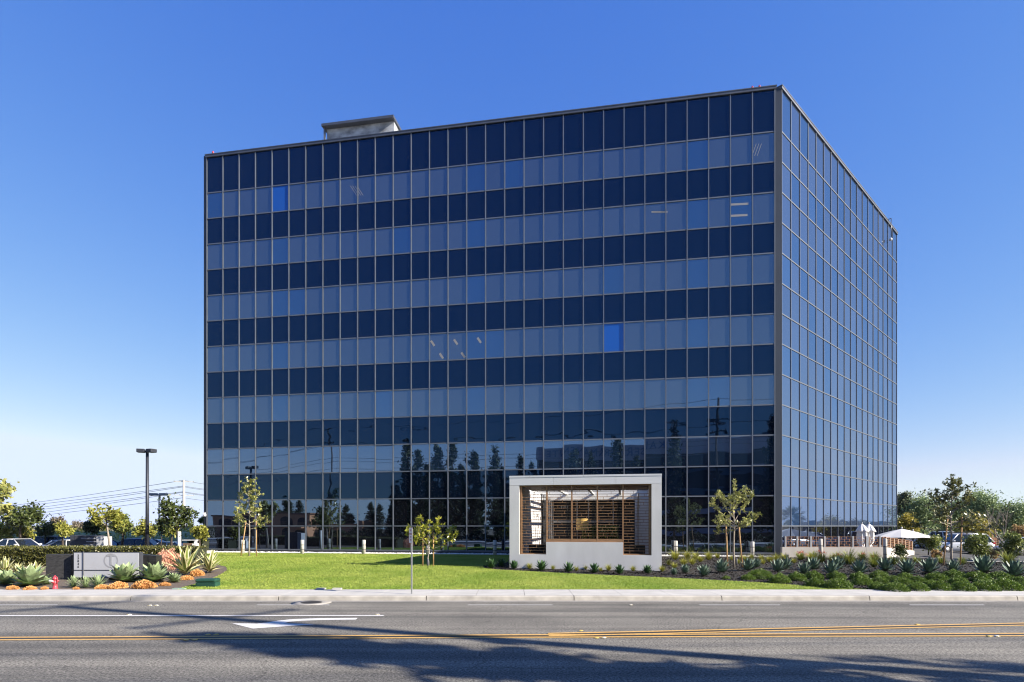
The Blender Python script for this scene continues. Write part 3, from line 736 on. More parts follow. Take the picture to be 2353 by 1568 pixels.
# white partitions at the lobby end, floor, planters, back glazing
mb = MB(); mb.box(s1 + .3, s6 - .3, TH, 18, 0.3, 0.46); pv(mb, 'floor', M_CONC)
for a, b_ in ((s2 + .3, s3 - .25), (s4 + .3, s5 - .25)):
    mb = MB(); mb.bbox(a, b_, 1.2, 1.9, .46, 1.5, .02); pv(mb, 'bench_block', M_DARK)
gy = 10.2
mb = MB(); mb.box(s1 + .35, s6 - .35, gy, gy + .02, .46, zc2 - .01); pv(mb, 'glass_screen', M_DGL)
mb = MB()
for px in (1270.6, 1326.3, 1352.6, 1409.3):
    y = (P0 + UP * ps(px) + VP * gy).y; X = (px - CX) / F * 40.2
    t = (px - CX) / F; q = (P0 + VP * gy); s = (t * q.y - q.x) / (UP.x - t * UP.y)
    mb.box(s - .035, s + .035, gy - .05, gy - .002, .46, zc2 - .012)
mb.box(s_in(1271, gy), s_in(1409, gy), gy - .045, gy - .003, 2.66, 2.8); pv(mb, 'glass_screen_frame', M_SILV)
for sd in (0, 1):
    mb = MB(); a = (s1 + .95) if sd == 0 else (s6 - .95)
    for k in range(6): yy = 5.0 + 1.0 * k; mb.box(a - .025, a + .025, yy - .05, yy + .05, .46, ZF - .15)
    mb.box(a - .03, a + .03, 4.9, 10.1, ZF - .3, ZF - .16)
    pv(mb, 'side_screen', M_SILV)
# the wooden lattice, laid like brickwork
def lattice(a, b_, z0, z1, pitch, seed):
    rr = random.Random(seed); mb = MB(); t = .011
    n = int(round((z1 - z0) / pitch)); hp = (z1 - z0) / n
    for k in range(1, n): mb.box(a, b_, .17, .255, z0 + k * hp - t, z0 + k * hp + t)
    wl = 0.66; off = rr.random() * wl
    for k in range(n):
        off = (off + (0.17 if (k // 3) % 2 else -0.21) + rr.uniform(-.05, .05)) % wl; x = a + off
        while x < b_ - .04:
            if x > a + .04: mb.box(x - .007, x + .007, .175, .25, z0 + k * hp + t, z0 + (k + 1) * hp - t)
            x += wl
    return pv(mb, 'lattice_panel', M_WOOD)
xs = [ps(1197.3), ps(1255.6), ps(1313.2), ps(1372.2), ps(1431.6), ps(1492.3)]
for i in range(5):
    z0 = ZLEG + .06 if i in (0, 4) else ZSILL + .17
    lattice(xs[i] + .03, xs[i + 1] - .03, z0, ZF - .04, .137, 20 + i)
mb = MB()
for i, x in enumerate(xs):
    z0 = ZLEG if i in (0, 1, 4, 5) else ZSILL
    mb.box(x - .032, x + .032, .12, .29, z0 + .002, ZF - .002)
mb.box(xs[1] + .033, xs[4] - .033, .125, .285, ZSILL + .003, ZSILL + .16)
for a, b_ in ((xs[0], xs[1]), (xs[4], xs[5])): mb.box(a + .033, b_ - .033, .125, .285, ZLEG + .003, ZLEG + .06)
mb.box(xs[0] + .033, xs[5] - .033, .13, .28, ZF - .04, ZF - .003)
pv(mb, 'lattice_frame', M_WOOD)
# two small ceiling fittings
mb = MB()
for px in (1237, 1340, 1440): s = ps(px); mb.lathe([(.09, ZF - .035), (.09, ZF - .021)], 12, 0, Matrix.Translation((s, 2.4, 0)))
pv(mb, 'downlight', M_WHITE)
# EXIT lettering on the lobby glass
for px in (1297, 1377):
    t = (px - CX) / F; q = P0 + VP * gy; s = (t * q.y - q.x) / (UP.x - t * UP.y)
    text('exit_lettering', 'EXIT', .26, M_SILV, pav, face_cam(s, gy - .06, pz(1166.5, s, gy)) @ Matrix.Scale(-1, 4, (1, 0, 0)), .003)
q = P0 + VP * 9.9; t = (1340 - CX) / F; s = (t * q.y - q.x) / (UP.x - t * UP.y)
# yellow banded piece inside
cc = P0 + UP * s + VP * 9.2
ye = empty('display_stand', 'yellow piece of four stacked curved slats on thin dark legs, seen through the lattice', 'display', cc + Vector((0, 0, .46)), -ALPHA)
M_YEL = mat('golden_yellow', (0.85, 0.55, 0.16), 0.45, var=0.08)
for k in range(4):
    mb = MB(); z0 = 1.76 + .185 * k; n = 10
    vs = []
    for j in range(n + 1):
        u = j / n * 2 - 1; yy = -.16 * (1 - u * u)
        vs += [(u * .4, yy, z0), (u * .4, yy, z0 + .145), (u * .4, yy + .03, z0 + .145), (u * .4, yy + .03, z0)]
    fs = []
    for j in range(n):
        o = 4 * j
        fs += [(o + i, o + 4 + i, o + 4 + (i + 1) % 4, o + (i + 1) % 4) for i in range(4)]
    fs += [(0, 1, 2, 3), (4 * n + 3, 4 * n + 2, 4 * n + 1, 4 * n)]
    mb.add(vs, fs); mb.build('slat', M_YEL, ye)
for sx in (-.36, .36):
    mb = MB(); mb.tube([(sx, .03, 0), (sx, .03, 2.12)], .018, 8); mb.build('leg', M_DARK, ye)
# ------------------------------------------------------------------ plants
M_AG = mat('agave_leaf', (0.145, 0.21, 0.15), 0.5, var=0.35, scale=5, spec=0.35)
M_AGD = mat('green_agave_leaf', (0.06, 0.13, 0.045), 0.5, var=0.4, scale=5, spec=0.35)
M_AGP = mat('pale_agave_leaf', (0.31, 0.4, 0.2), 0.5, var=0.35, scale=4, spec=0.35)
M_CREAM = mat('cream_leaf', (0.76, 0.71, 0.4), 0.5, var=0.15, scale=6)
M_YGREEN = mat('green_leaf_stripe', (0.2, 0.26, 0.05), 0.5, var=0.2, scale=6)
def rosette(n, L, wd, lo, hi, curve, rr, thick=0.3, cream=False, tipw=0.0):
    """radius-1 rosette of tapering channelled leaves"""
    mb = MB(); st = 6
    for i in range(n):
        u = i / (n - 1); az = i * 2.39996 + rr.uniform(-.25, .25)
        el = hi + (lo - hi) * (u ** 0.8) + rr.uniform(-.1, .1)
        ll = L * (0.72 + 0.28 * math.sin(PI * min(1, u * 0.9 + .25))) * rr.uniform(.88, 1.08)
        ca, sa = math.cos(az), math.sin(az)
        pts = []; r, z, e = 0.03, 0.04 + 0.16 * L * (1 - u), el
        for j in range(st + 1):
            t = j / st
            w2 = wd * (0.55 + 1.5 * t * (1 - t) * 1.2) * (1 - t ** 3.2) * 0.5 + tipw * (1 - t)
            cup = thick * w2 * (1 - .4 * t)
            c = Vector((r * ca, r * sa, z)); side = Vector((-sa, ca, 0)); nrm = Vector((-math.sin(e) * ca, -math.sin(e) * sa, math.cos(e)))
            if cream:
                pts += [c + side * w2 + nrm * cup, c + side * w2 * .45 + nrm * cup * .3, c - side * w2 * .45 + nrm * cup * .3, c - side * w2 + nrm * cup]
            else: pts += [c + side * w2 + nrm * cup, c - nrm * cup * .2, c - side * w2 + nrm * cup]
            r += math.cos(e) * ll / st; z += math.sin(e) * ll / st; e += curve * (1 if u > .25 else .3) / st
        k = 4 if cream else 3
        for j in range(st):
            for q in range(k - 1):
                mi = 1 if (cream and q == 1) else 0
                mb.add([pts[j * k + q], pts[j * k + q + 1], pts[(j + 1) * k + q + 1], pts[(j + 1) * k + q]], [(0, 1, 2, 3)], mi, False)
    return mb
rr = random.Random(11)
AGS = [rosette(36, 1.0, .27, .12, 1.45, .28, random.Random(k)) for k in range(4)]
AGM = []
def agave_mesh(i, m):
    key = (i, m.name)
    for k, me in AGM:
        if k == key: return me
    o = AGS[i].norm().build('agave', m); me = o.data; bpy.data.objects.remove(o); AGM.append((key, me)); return me
def place(name, me, label, cat, loc, rz, sc, group):
    o = link(name, me, None, loc); o.rotation_euler.z = rz; o.scale = (sc, sc, sc) if not hasattr(sc, '__len__') else sc
    return tag(o, label, cat, group)
def sizeword(s, ss):
    q = sorted(ss); a, b_ = q[len(q) // 3], q[2 * len(q) // 3]
    return 'small' if s < a else ('large' if s > b_ else 'medium')
front = [(1128, 1306, 24), (1151.5, 1303, 22), (1180.7, 1308, 23), (1244.6, 1311.8, 28), (1306.7, 1314.8, 27), (1365.3, 1316.7, 26), (1423, 1319.6, 25), (1487.4, 1317.7, 23)]
def agaves(lst, m, labf, group):
    ss = []
    items = []
    for px, py, wd in sorted(lst):
        p = gp(px, py); rad = wd / F * p.y / 2; items.append((p, rad)); ss.append(rad)
    for i, (p, rad) in enumerate(items):
        place('agave', agave_mesh(i * 3 % 4, m), labf(i, len(items), sizeword(rad, ss)), 'agave', p, rr.uniform(0, 6), (rad * 1.15, rad * 1.15, rad * 1.75), group)
agaves(front, M_AGD, lambda i, n, s: f'{s} green agave in the mulch before the white pavilion, {ordn(i)} from its left end', 'agaves before the pavilion')
right = [(1549, 1321.7, 19), (1574.2, 1317.7, 24), (1617.5, 1324.7, 31), (1658.8, 1316.7, 36), (1719.3, 1312.6, 34), (1738.4, 1304.6, 24), (1787.6, 1315, 34), (1806.4, 1308.7, 32), (1847.8, 1319.4, 32), (1869.2, 1310, 34),
         (1910.7, 1322, 38), (1925.4, 1307.4, 32), (1975, 1320.7, 40), (2035, 1314, 38), (2084.7, 1320.7, 40), (2135.5, 1319.4, 44), (2190.4, 1316.7, 34), (2261.3, 1318, 48), (2330.9, 1327.4, 46)]
agaves(right, M_AG, lambda i, n, s: f'{s} blue-green agave in the right mulch bed, {ordn(i)} from the pavilion', 'agaves in the right mulch bed')
K = 0.23816
def c1(x, y): return (x * K, 1005.3 + y * K)
ATT = [rosette(36, 1.0, .46, .1, 1.45, .05, random.Random(30 + k), .3) for k in range(2)]
ATM = []
for a in ATT: o = a.norm().build('agave', M_AGP); ATM.append(o.data); bpy.data.objects.remove(o)
for i, (x, y, wd, lab) in enumerate(((70, 1425, 230, 'broad pale green agave at the left picture edge, left of a bigger one'), (285, 1440, 330, 'largest pale green agave, just left of the red hydrant'), (440, 1420, 130, 'small pale green agave tucked behind the red hydrant'),
        (1200, 1395, 290, 'broad pale green agave in front of the grey sign panel'), (1485, 1395, 290, 'broad pale green agave right of the grey sign panel, behind orange sedum'), (1680, 1400, 150, 'narrow green agave at the right end of the row, under the yellow sword plant'))):
    px, py = c1(x, y); p = gp(px, py); rad = wd * K / F * p.y / 2
    place('agave', ATM[i % 2], lab, 'agave', p, i * 1.3, (rad * 1.0, rad * 1.0, rad * 1.2), 'pale agaves by the monument sign')
SPK = rosette(60, 1.0, .12, .0, 1.5, .1, random.Random(50), .3); o = SPK.norm().build('agave', M_AGP); spm = o.data; bpy.data.objects.remove(o)
for i, (x, y, wd) in enumerate(((712, 1448, 140), (825, 1452, 140), (945, 1448, 160))):
    px, py = c1(x, y); p = gp(px, py); rad = wd * K / F * p.y / 2
    place('agave', spm, f'spiky narrow-leaved agave below the grey sign panel, {ordn(i)} of three from the hydrant', 'agave', p, i, (rad * 1.05, rad * 1.05, rad * 1.55), 'spiky agaves below the sign')
FUR = rosette(30, 1.0, .17, .3, 1.35, -.25, random.Random(61), .35, True, .012); o = FUR.norm().build('sword_plant', [M_CREAM, M_YGREEN]); fum = o.data; bpy.data.objects.remove(o)
for x, y, h, wd, lab in ((1790, 1330, 240, 330, 'tallest yellow-striped sword plant, at the right end of the planting bed'), (2020, 1308, 190, 230, 'yellow-striped sword plant at the lawn corner, right of the tallest one'), (1570, 1310, 90, 110, 'small pale sword plant under the pink bush'),
        (50, 1330, 150, 180, 'pale cream sword plant at the left picture edge, before the hedge'), (165, 1330, 100, 150, 'low cream sword plant before the hedge, middle of the three left of the black wall'), (335, 1330, 110, 190, 'low cream sword plant before the hedge, next to the black wall')):
    px, py = c1(x, y); p = gp(px, py); a = wd * K / F * p.y / 2; hh = h * K / F * p.y
    place('sword_plant', fum, lab, 'sword plant', p, x * .1, (a * 1.2, a * 1.2, hh * 1.12), 'striped sword plants')
# orange sedum mounds, pink bush
def mound(n, rx, ry_, rz, leaf, rng, asp=.7, out=.6, up=0.4):
    d = unit(rng.normal(size=(n, 3))); d[:, 2] = np.abs(d[:, 2])
    wob = 1 + .12 * np.sin(d[:, :1] * 5 + 1) * np.cos(d[:, 1:2] * 6)
    r = (0.8 + .22 * rng.random((n, 1))) * wob
    C = d * r * np.array([rx, ry_, rz])
    return leaf_verts(C, leaf * (.7 + .6 * rng.random(n)), rng, asp, d + np.array([0, 0, up]), out)
rng = np.random.default_rng(77)
def core(mb, rx, ry_, rz): mb.sphere((0, 0, 0), 1, 14, 0, (rx, ry_, rz)); return mb
M_SED = leafmat('orange_sedum_leaf', (0.6, 0.28, 0.08), (0.9, 0.52, 0.2), .6, .1)
M_PINK = leafmat('pink_stem', (0.68, 0.3, 0.19), (0.95, 0.6, 0.42), .6, .1)
sed = [fast_mesh('sedum_mound', np.concatenate([mound(1500, 1, .9, .8, .13, rng), mound(500, .85, .8, .66, .16, rng)]), 4, M_SED) for _ in range(2)]
for i, (x, y, wd, lab) in enumerate(((120, 1468, 120, 'low orange sedum cushion at the kerb of the bed, far left'), (290, 1470, 110, 'low orange sedum cushion below the biggest agave by the hydrant'), (430, 1468, 90, 'thin orange sedum cushion just left of the hydrant'),
        (735, 1468, 80, 'small flat orange sedum cushion right of the hydrant'), (985, 1462, 130, 'orange sedum mound at the foot of the black spotlight'), (1145, 1455, 190, 'orange sedum mound in front of the grey sign panel'), (1390, 1450, 300, 'widest orange sedum mound, in front of the sign at the pavement'),
        (1590, 1432, 110, 'orange sedum mound between the pavement and the rightmost agave'), (1800, 1375, 130, 'orange sedum mound under the tallest yellow sword plant'), (1900, 1335, 190, 'orange sedum mound between the two yellow sword plants'))):
    px, py = c1(x, y); p = gp(px, py); a = wd * K / F * p.y / 2
    place('orange_sedum', sed[i % 2], lab, 'sedum', p, i * .9, (a, a * .75, min(.34, a * .8)), 'orange sedum mounds')
def stick_bush():
    n = 4200; d = unit(rng.normal(size=(n, 3))); d[:, 2] = np.abs(d[:, 2]); r = .55 + .45 * rng.random((n, 1)) ** .5
    lob = 1 + .16 * np.sin(d[:, :1] * 7) * np.sin(d[:, 1:2] * 8 + 1)
    C = d * r * lob
    return fast_mesh('pink_bush', leaf_verts(C, .16 * (.6 + .8 * rng.random(n)), rng, .16, d + np.array([0, 0, .7]), .5), 4, M_PINK)
px, py = c1(1625, 1275); p = gp(px, py); a = 280 * K / F * p.y / 2; hh = 185 * K / F * p.y
place('pink_stick_bush', stick_bush(), 'rounded salmon-pink bush of thin upright stems at the right end of the black wall', 'bush', p, 0, (a, a, hh), None) if False else tag(link('pink_stick_bush', stick_bush(), None, p), 'rounded salmon-pink bush of thin upright stems at the right end of the black wall', 'bush').__setattr__('scale', (a, a, hh))
# grass tufts
def tuft(n, rr, spread=.9, w0=.03):
    V = []
    mi = 0
    mb = MB()
    for i in range(n):
        az = rr.uniform(0, 6.28); e = rr.uniform(.55, 1.5); L = rr.uniform(.7, 1.25); r, z = rr.uniform(0, .14), 0
        ox, oy = r * math.cos(az), r * math.sin(az); sd = Vector((-math.sin(az), math.cos(az), 0)); pts = []
        for j in range(4):
            wv = w0 * (1 - j / 3) + .004; c = Vector((ox, oy, z)); pts += [c + sd * wv, c - sd * wv]
            ox += math.cos(az) * math.cos(e) * L / 3; oy += math.sin(az) * math.cos(e) * L / 3; z += math.sin(e) * L / 3; e -= spread * rr.uniform(.4, 1.0) / 3 * 1.6
        mb.add(pts, [(0, 1, 3, 2), (2, 3, 5, 4), (4, 5, 7, 6)])
    return mb
M_TUFT = leafmat('yellow_green_blade', (0.2, 0.25, 0.03), (0.52, 0.48, 0.1), .55, .25)
M_TUFT2 = leafmat('green_blade', (0.14, 0.2, 0.03), (0.36, 0.38, 0.09), .55, .25)
tm = []
for k in range(3):
    o = tuft(190, random.Random(80 + k)).norm().build('grass_tuft', M_TUFT if k < 2 else M_TUFT2); tm.append(o.data); bpy.data.objects.remove(o)
C4 = lambda x, y: (1120.2 + .19532 * x, 1062.8 + .19532 * y)
C5 = lambda x, y: (1493.6 + .20148 * x, 1062.8 + .20148 * y)
C6 = lambda x, y: (1723.4 + .2676 * x, 1235.1 + .2676 * y)
def tufts(lst, labf, group, mi=None, hk=.62):
    its = sorted(lst); ss = [w_ for _, _, w_ in its]
    for i, (px, py, wd) in enumerate(its):
        p = gp(px, py); a = wd / F * p.y / 2
        place('grass_tuft', tm[i % 2 if mi is None else mi], labf(i, sizeword(wd, ss)), 'grass tuft', p, rr.uniform(0, 6), (a * 1.5, a * 1.5, a * hk * 2.5), group)
tufts([C4(x, y) + (w_ * .195,) for x, y, w_ in ((390, 1240, 60), (495, 1252, 95), (770, 1262, 75), (870, 1248, 50), (1045, 1278, 80), (1155, 1260, 75), (1330, 1283, 70), (1425, 1275, 105), (1715, 1280, 90), (2055, 1286, 100))],
      lambda i, s: f'{s} yellow grass tuft along the foot of the white pavilion, {ordn(i)} from its left end', 'grass tufts before the pavilion')
tufts([C5(x, y) + (w_ * .2015,) for x, y, w_ in ((285, 1110, 150), (430, 1105, 130), (520, 1110, 120), (670, 1112, 130), (770, 1095, 85), (385, 1172, 120), (485, 1165, 110), (575, 1135, 100), (215, 1172, 85), (280, 1208, 90), (935, 1118, 80), (1050, 1110, 80), (1005, 1158, 80), (1090, 1125, 90), (1160, 1105, 85),
        (1270, 1125, 100), (1365, 1140, 110), (1290, 1162, 80), (1440, 1130, 120), (1530, 1115, 110), (1640, 1150, 80), (1830, 1118, 120), (1960, 1140, 150), (2080, 1130, 120))],
      lambda i, s: f'{s} yellow-green grass tuft below the dark glass, {ordn(i)} from the pavilion', 'grass tufts at the foot of the glass')
tufts([C6(x, y) + (w_ * .2676,) for x, y, w_ in ((850, 232, 160), (780, 215, 90), (1065, 255, 130), (1235, 235, 110), (1320, 220, 80), (1430, 222, 80), (1640, 225, 90), (1825, 235, 90), (2215, 240, 160))],
      lambda i, s: f'{s} green grass tuft before and right of the terrace wall, {ordn(i)} from the left', 'grass tufts near the terrace', 2)
# kangaroo paws: grassy clump with red flower heads on stalks
M_REDF = leafmat('coral_red_flower', (0.55, 0.08, 0.05), (0.8, 0.25, 0.18), .6, .2)
M_STALK = mat('flower_stalk', (0.2, 0.16, 0.06), .7)
for i, (x, y, fl_) in enumerate(((1720, 1112, ((-10, -85), (25, -80), (60, -55), (-30, -75))), (1870, 1105, ((-60, -40), (60, -90), (110, -75), (75, -65))), (2135, 1118, ((-50, -40), (0, -60), (30, -65), (50, -45))), (2420, 1110, ((5, -70), (25, -60))), (2560, 1115, ((-30, -40), (10, -42), (40, -30))))):
    px, py = C5(x, y); p = gp(px, py)
    t = empty('kangaroo_paw', f'reddish clump with coral flower heads before the terrace wall, {ordn(i)} of five from left', 'flowering plant', p, 0, 'flowering clumps at the terrace')
    o = link('leaves', tm[2], t); o.scale = (.62, .62, .5)
    mb, fb = MB(), []
    for dx, dy in fl_:
        q = Vector((dx * .2015 / F * p.y, rr.uniform(-.1, .1), -dy * .2015 / F * p.y + .02)); mb.tube([(0, 0, 0), (q.x * .6, q.y * .5, q.z * .6), q], .008, 4)
        fb.append(leaf_verts(np.array(q) + rng.normal(size=(26, 3)) * .05, .07, rng, .5))
    mb.build('stalks', M_STALK, t); link('flowers', fast_mesh('flowers', np.concatenate(fb), 4, M_REDF), t)
# low clipped shrubs by the pavement
M_SHRUB = leafmat('dark_shrub_leaf', (0.04, 0.095, 0.01), (0.21, 0.31, 0.04), .45, .2, .3)
sh = []
for k in range(3):
    r2 = np.random.default_rng(90 + k)
    V = np.concatenate([mound(2400, 1, .85, .9, .1, r2, .5, .9), mound(900, .82, .7, .7, .12, r2, .5, .9)])
    sh.append(fast_mesh('low_shrub', V, 4, M_SHRUB))
sl_ = [C6(x, y) + (w_,) for x, y, w_ in ((85, 352, 190), (-15, 362, 120), (255, 388, 185), (400, 368, 165), (550, 352, 155), (565, 418, 165), (760, 435, 210), (745, 355, 150), (935, 360, 150), (960, 405, 170), (1105, 345, 150), (1095, 445, 150), (1110, 395, 140), (1250, 460, 185), (1230, 380, 130), (1310, 405, 150),
        (1330, 350, 120), (1440, 455, 180), (1440, 385, 130), (1600, 372, 170), (1625, 450, 185), (1560, 415, 130), (1750, 352, 175), (1790, 400, 160), (1830, 455, 195), (1950, 372, 190), (2010, 455, 200), (2000, 405, 150), (2140, 370, 185), (2180, 450, 230), (2160, 405, 150), (2320, 385, 130), (2350, 430, 140), (-205, 355, 70))]
its = sorted(sl_); ss = [i[2] for i in its]
for i, (px, py, wd) in enumerate(its):
    p = gp(px, py); a = wd * .2676 / F * p.y / 2
    place('low_shrub', sh[i % 3], f'{sizeword(wd, ss)} dark green shrub mound behind the pavement, {ordn(i)} from the lawn', 'shrub', p + Vector((0, 0, -.03)), rr.uniform(0, 6), (a * 1.22, a * 1.12, a * 1.0), 'low shrub mounds by the pavement')
# hedge behind the sign
def boxleaves(x0, x1, y0, y1, z0, z1, n, leaf, rng):
    a = np.array([x0, y0, z0]); b_ = np.array([x1, y1, z1]); C = a + (b_ - a) * rng.random((n, 3))
    f = rng.random(n); top = f < .3; fr_ = (f >= .3) & (f < .9); bk = f >= .9
    C[top, 2] = z1 + rng.normal(size=top.sum()) * .035; C[fr_, 1] = y0 + rng.normal(size=fr_.sum()) * .045; C[bk, 1] = y1
    dirs = np.where(top[:, None], np.array([[0, 0, 1.]]), np.array([[0, -1., .5]]))
    return leaf_verts(C, leaf * (.6 + .8 * rng.random(n)), rng, .55, dirs, .9)
M_HEDGE = leafmat('hedge_leaf', (0.03, 0.045, 0.008), (0.2, 0.19, 0.05), .4, .2, .45)
M_HCORE = mat('hedge_core', (0.02, 0.025, 0.01), .9, var=.4, scale=8)
def hedge(label, x0, x1, y0, y1, z0, z1, n, leaf, sd, m=M_HEDGE, rz=0, loc=(0, 0, 0)):
    h = link('hedge', fast_mesh('hedge', boxleaves(x0, x1, y0, y1, z0, z1, n, leaf, np.random.default_rng(sd)), 4, m), None, loc); h.rotation_euler.z = rz
    tag(h, label, 'hedge'); mb = MB(); mb.box(x0 + .05, x1 - .05, y0 + .08, y1 - .08, z0, z1 - .07); mb.build('twigs', M_HCORE, h); return h
hedge('long clipped hedge behind the black wall and monument sign', -34, -16.15, 31.2, 32.4, .2, zat(1258.5, 31.3), 30000, .085, 3)
hedge('dark clipped hedge block at the left foot of the glass block', -24.3, -23.1, 45.6, 46.6, .2, zat(1242, 46), 2500, .1, 4, leafmat('dark_hedge_leaf', (0.012, 0.02, 0.006), (0.04, 0.06, 0.015), .5, .1))
hb = hedge('bright green hedge behind the lattice, under the pavilion skylight', -1.15, 1.15, -.25, .25, 0, 1.92, 4500, .1, 5, leafmat('bright_hedge_leaf', (0.12, 0.17, 0.03), (0.4, 0.42, 0.12), .5, .25), -ALPHA, P0 + UP * ps(1341) + UP * .45 + VP * 9.75 + Vector((0, 0, .46)))
# ------------------------------------------------------------------ trees
M_BARK = mat('grey_bark', (0.3, 0.26, 0.21), .9, var=.3, scale=9, bump=.01, bscale=25)
M_BARKD = mat('dark_bark', (0.06, 0.045, 0.035), .9, var=.3, scale=9)
M_STAKE = mat('timber_stake', (0.45, 0.27, 0.12), .8, var=.2, scale=5)
M_MAGN = leafmat('magnolia_leaf', (0.1, 0.13, 0.02), (0.56, 0.55, 0.18), .3, .25, .6)
M_MAGD = leafmat('dark_magnolia_leaf', (0.04, 0.055, 0.015), (0.26, 0.26, 0.08), .3, .2, .6)
M_LIME = leafmat('lime_leaf', (0.13, 0.17, 0.01), (0.5, 0.48, 0.07), .35, .3, .5)
def limbs(mb, base, trunk, tips, r0, rr, mi=0, droop=0.0):
    """trunk poly-line plus limbs that leave it and bend towards the leaf clumps"""
    n = len(trunk); rs = [r0 * (1 - .75 * i / (n - 1)) for i in range(n)]
    mb.tube(trunk, rs, 7, mi)
    zs = [p[2] for p in trunk]
    for t in tips:
        t = Vector(t); zz = max(zs[0] + .35 * (zs[-1] - zs[0]) * .6, min(zs[-1] * .97, t.z - (.35 + .3 * rr.random()) * (t - Vector((trunk[-1][0], trunk[-1][1], t.z))).length))
        i = 0
        while i < n - 2 and zs[i + 1] < zz: i += 1
        f = (zz - zs[i]) / max(1e-6, zs[i + 1] - zs[i]); f = min(1, max(0, f)); s = Vector(trunk[i]).lerp(Vector(trunk[i + 1]), f)
        m = s.lerp(t, .5) + Vector((rr.uniform(-.06, .06), rr.uniform(-.06, .06), rr.uniform(-.02, .1))) * (t - s).length
        mb.tube([s, m, t], [r0 * .34 * (1 - .5 * zz / max(zs[-1], .1)), r0 * .2, r0 * .07], 5, mi, False)
def whorls(tips_paths, rng, leaf, per, dens):
    """leaf whorls along the outer part of each twig"""
    C, D = [], []
    for a, b_ in tips_paths:
        a, b_ = np.array(a), np.array(b_); ln = np.linalg.norm(b_ - a); k = max(2, int(ln * dens))
        for t in np.linspace(.35, 1.0, k):
            c = a + (b_ - a) * t; n = per
            d = unit(rng.normal(size=(n, 3)) + unit((b_ - a)[None])[0] * .5 + np.array([0, 0, .25])); C.append(c + d * leaf * .55); D.append(d)
    C, D = np.concatenate(C), np.concatenate(D)
    return leaf_verts(C, leaf * (.7 + .6 * rng.random(len(C))), rng, .42, D, .35)
def young_tree(label, p, h, tw, branches, leaf, seed, leafm, stakes, bark=M_BARK, group='young staked trees', per=9, dens=5, lead=True, white=False, cat='tree'):
    """branches: (start height fraction, dx, dz as fraction of h, dy)"""
    t = empty('young_tree', label, cat, p, 0, group); rr_ = random.Random(seed); rg = np.random.default_rng(seed)
    mb = MB(); top = h * (.98 if lead else .45)
    trunk = [(0, 0, -.1)] + [(rr_.uniform(-.03, .03) * h * .3, rr_.uniform(-.03, .03) * h * .3, top * k / 6) for k in range(1, 7)]
    mb.tube(trunk, [tw * (1 - .8 * k / 6) for k in range(7)], 7)
    paths = []
    if lead: paths.append((trunk[4], trunk[6]))
    for z0, dx, dz, dy in branches:
        z = z0 * h; k = min(5, int(z / top * 6)); f = z / top * 6 - k; s = Vector(trunk[k]).lerp(Vector(trunk[k + 1]), min(1, f))
        e = s + Vector((dx * h, dy * h, dz * h)); m = s.lerp(e, .5) + Vector((rr_.uniform(-.03, .03) * h, rr_.uniform(-.03, .03) * h, -.02 * h + rr_.uniform(-.01, .02) * h))
        mb.tube([s, m, e], [tw * .42, tw * .28, tw * .1], 5, 0, False); paths += [(s, m), (m, e)] if not lead else [(m, e), (s.lerp(m, .5), m)]
        for _ in range(3):
            q = m.lerp(e, rr_.random()); u = q + Vector((rr_.uniform(-1, 1), rr_.uniform(-1, 1), rr_.uniform(-.2, 1))) * h * .075; mb.tube([q, u], [tw * .14, tw * .06], 4, 0, False); paths.append((q, u))
    if white: mb.tube([(0, 0, -.05), (0, 0, .95)], [tw * 1.12, tw * 1.05], 8, 1)
    mb.build('trunk', [bark, mat('white_trunk_paint', (.75, .74, .72), .8, var=.05)], t)
    link('crown', fast_mesh('crown', whorls(paths, rg, leaf, per, dens), 4, leafm), t)
    for i, (dx, lean, hh) in enumerate(stakes):
        mb = MB(); mb.tube([(dx, -.05, -.05), (dx + lean, -.05, hh)], .035, 7); mb.build('stake', M_STAKE, t)
    if stakes:
        mb = MB(); z = .5 * stakes[0][2]
        for i, (dx, lean, hh) in enumerate(stakes): mb.tube([(0, 0, z), (dx * .5, -.02, z + .05), (dx + lean * .5, -.05, z + .02)], .012, 4)
        mb.build('tree_tie', M_DARK, t)
    return t
rt = random.Random(5)
def fan(n, z0, z1, r0, r1, up, rt):
    out = []
    for i in range(n):
        f = i / (n - 1); az = i * 2.4 + rt.uniform(-.4, .4); r = (r0 + (r1 - r0) * f) * rt.uniform(.8, 1.15)
        out.append((z0 + (z1 - z0) * f, r * math.cos(az), up * rt.uniform(.7, 1.3), r * math.sin(az)))
    return out
p = gp(573, 1278.5); h = 171 / F * p.y
young_tree('slender staked tree on the lawn in front of the left glass front', p, h, .06, fan(19, .36, .9, .25, .04, .1, rt), .17, 1, M_MAGN, ((-.55, .35, 2.3), (.5, -.02, 2.35)), per=9, dens=5)
p = gp(984, 1300.5); h = 118 / F * p.y
young_tree('open vase-shaped staked tree on the lawn left of the white pavilion', p, h, .045, [(.3, -.33, .26, .05), (.3, .5, .24, -.05), (.42, -.38, .3, -.1), (.42, .5, .3, .1), (.42, .55, .18, .0), (.4, -.4, .2, .1), (.44, -.14, .5, .0), (.44, .18, .46, .05), (.36, .22, .2, .2), (.38, -.2, .33, -.2), (.44, .02, .42, -.1), (.4, .28, .4, -.05), (.4, -.24, .42, .12)],
            .2, 2, M_LIME, ((-.28, .02, 1.75), (.27, .0, 1.75)), per=7, dens=4, lead=False)
p = gp(1687, 1304.6); h = 203 / F * p.y
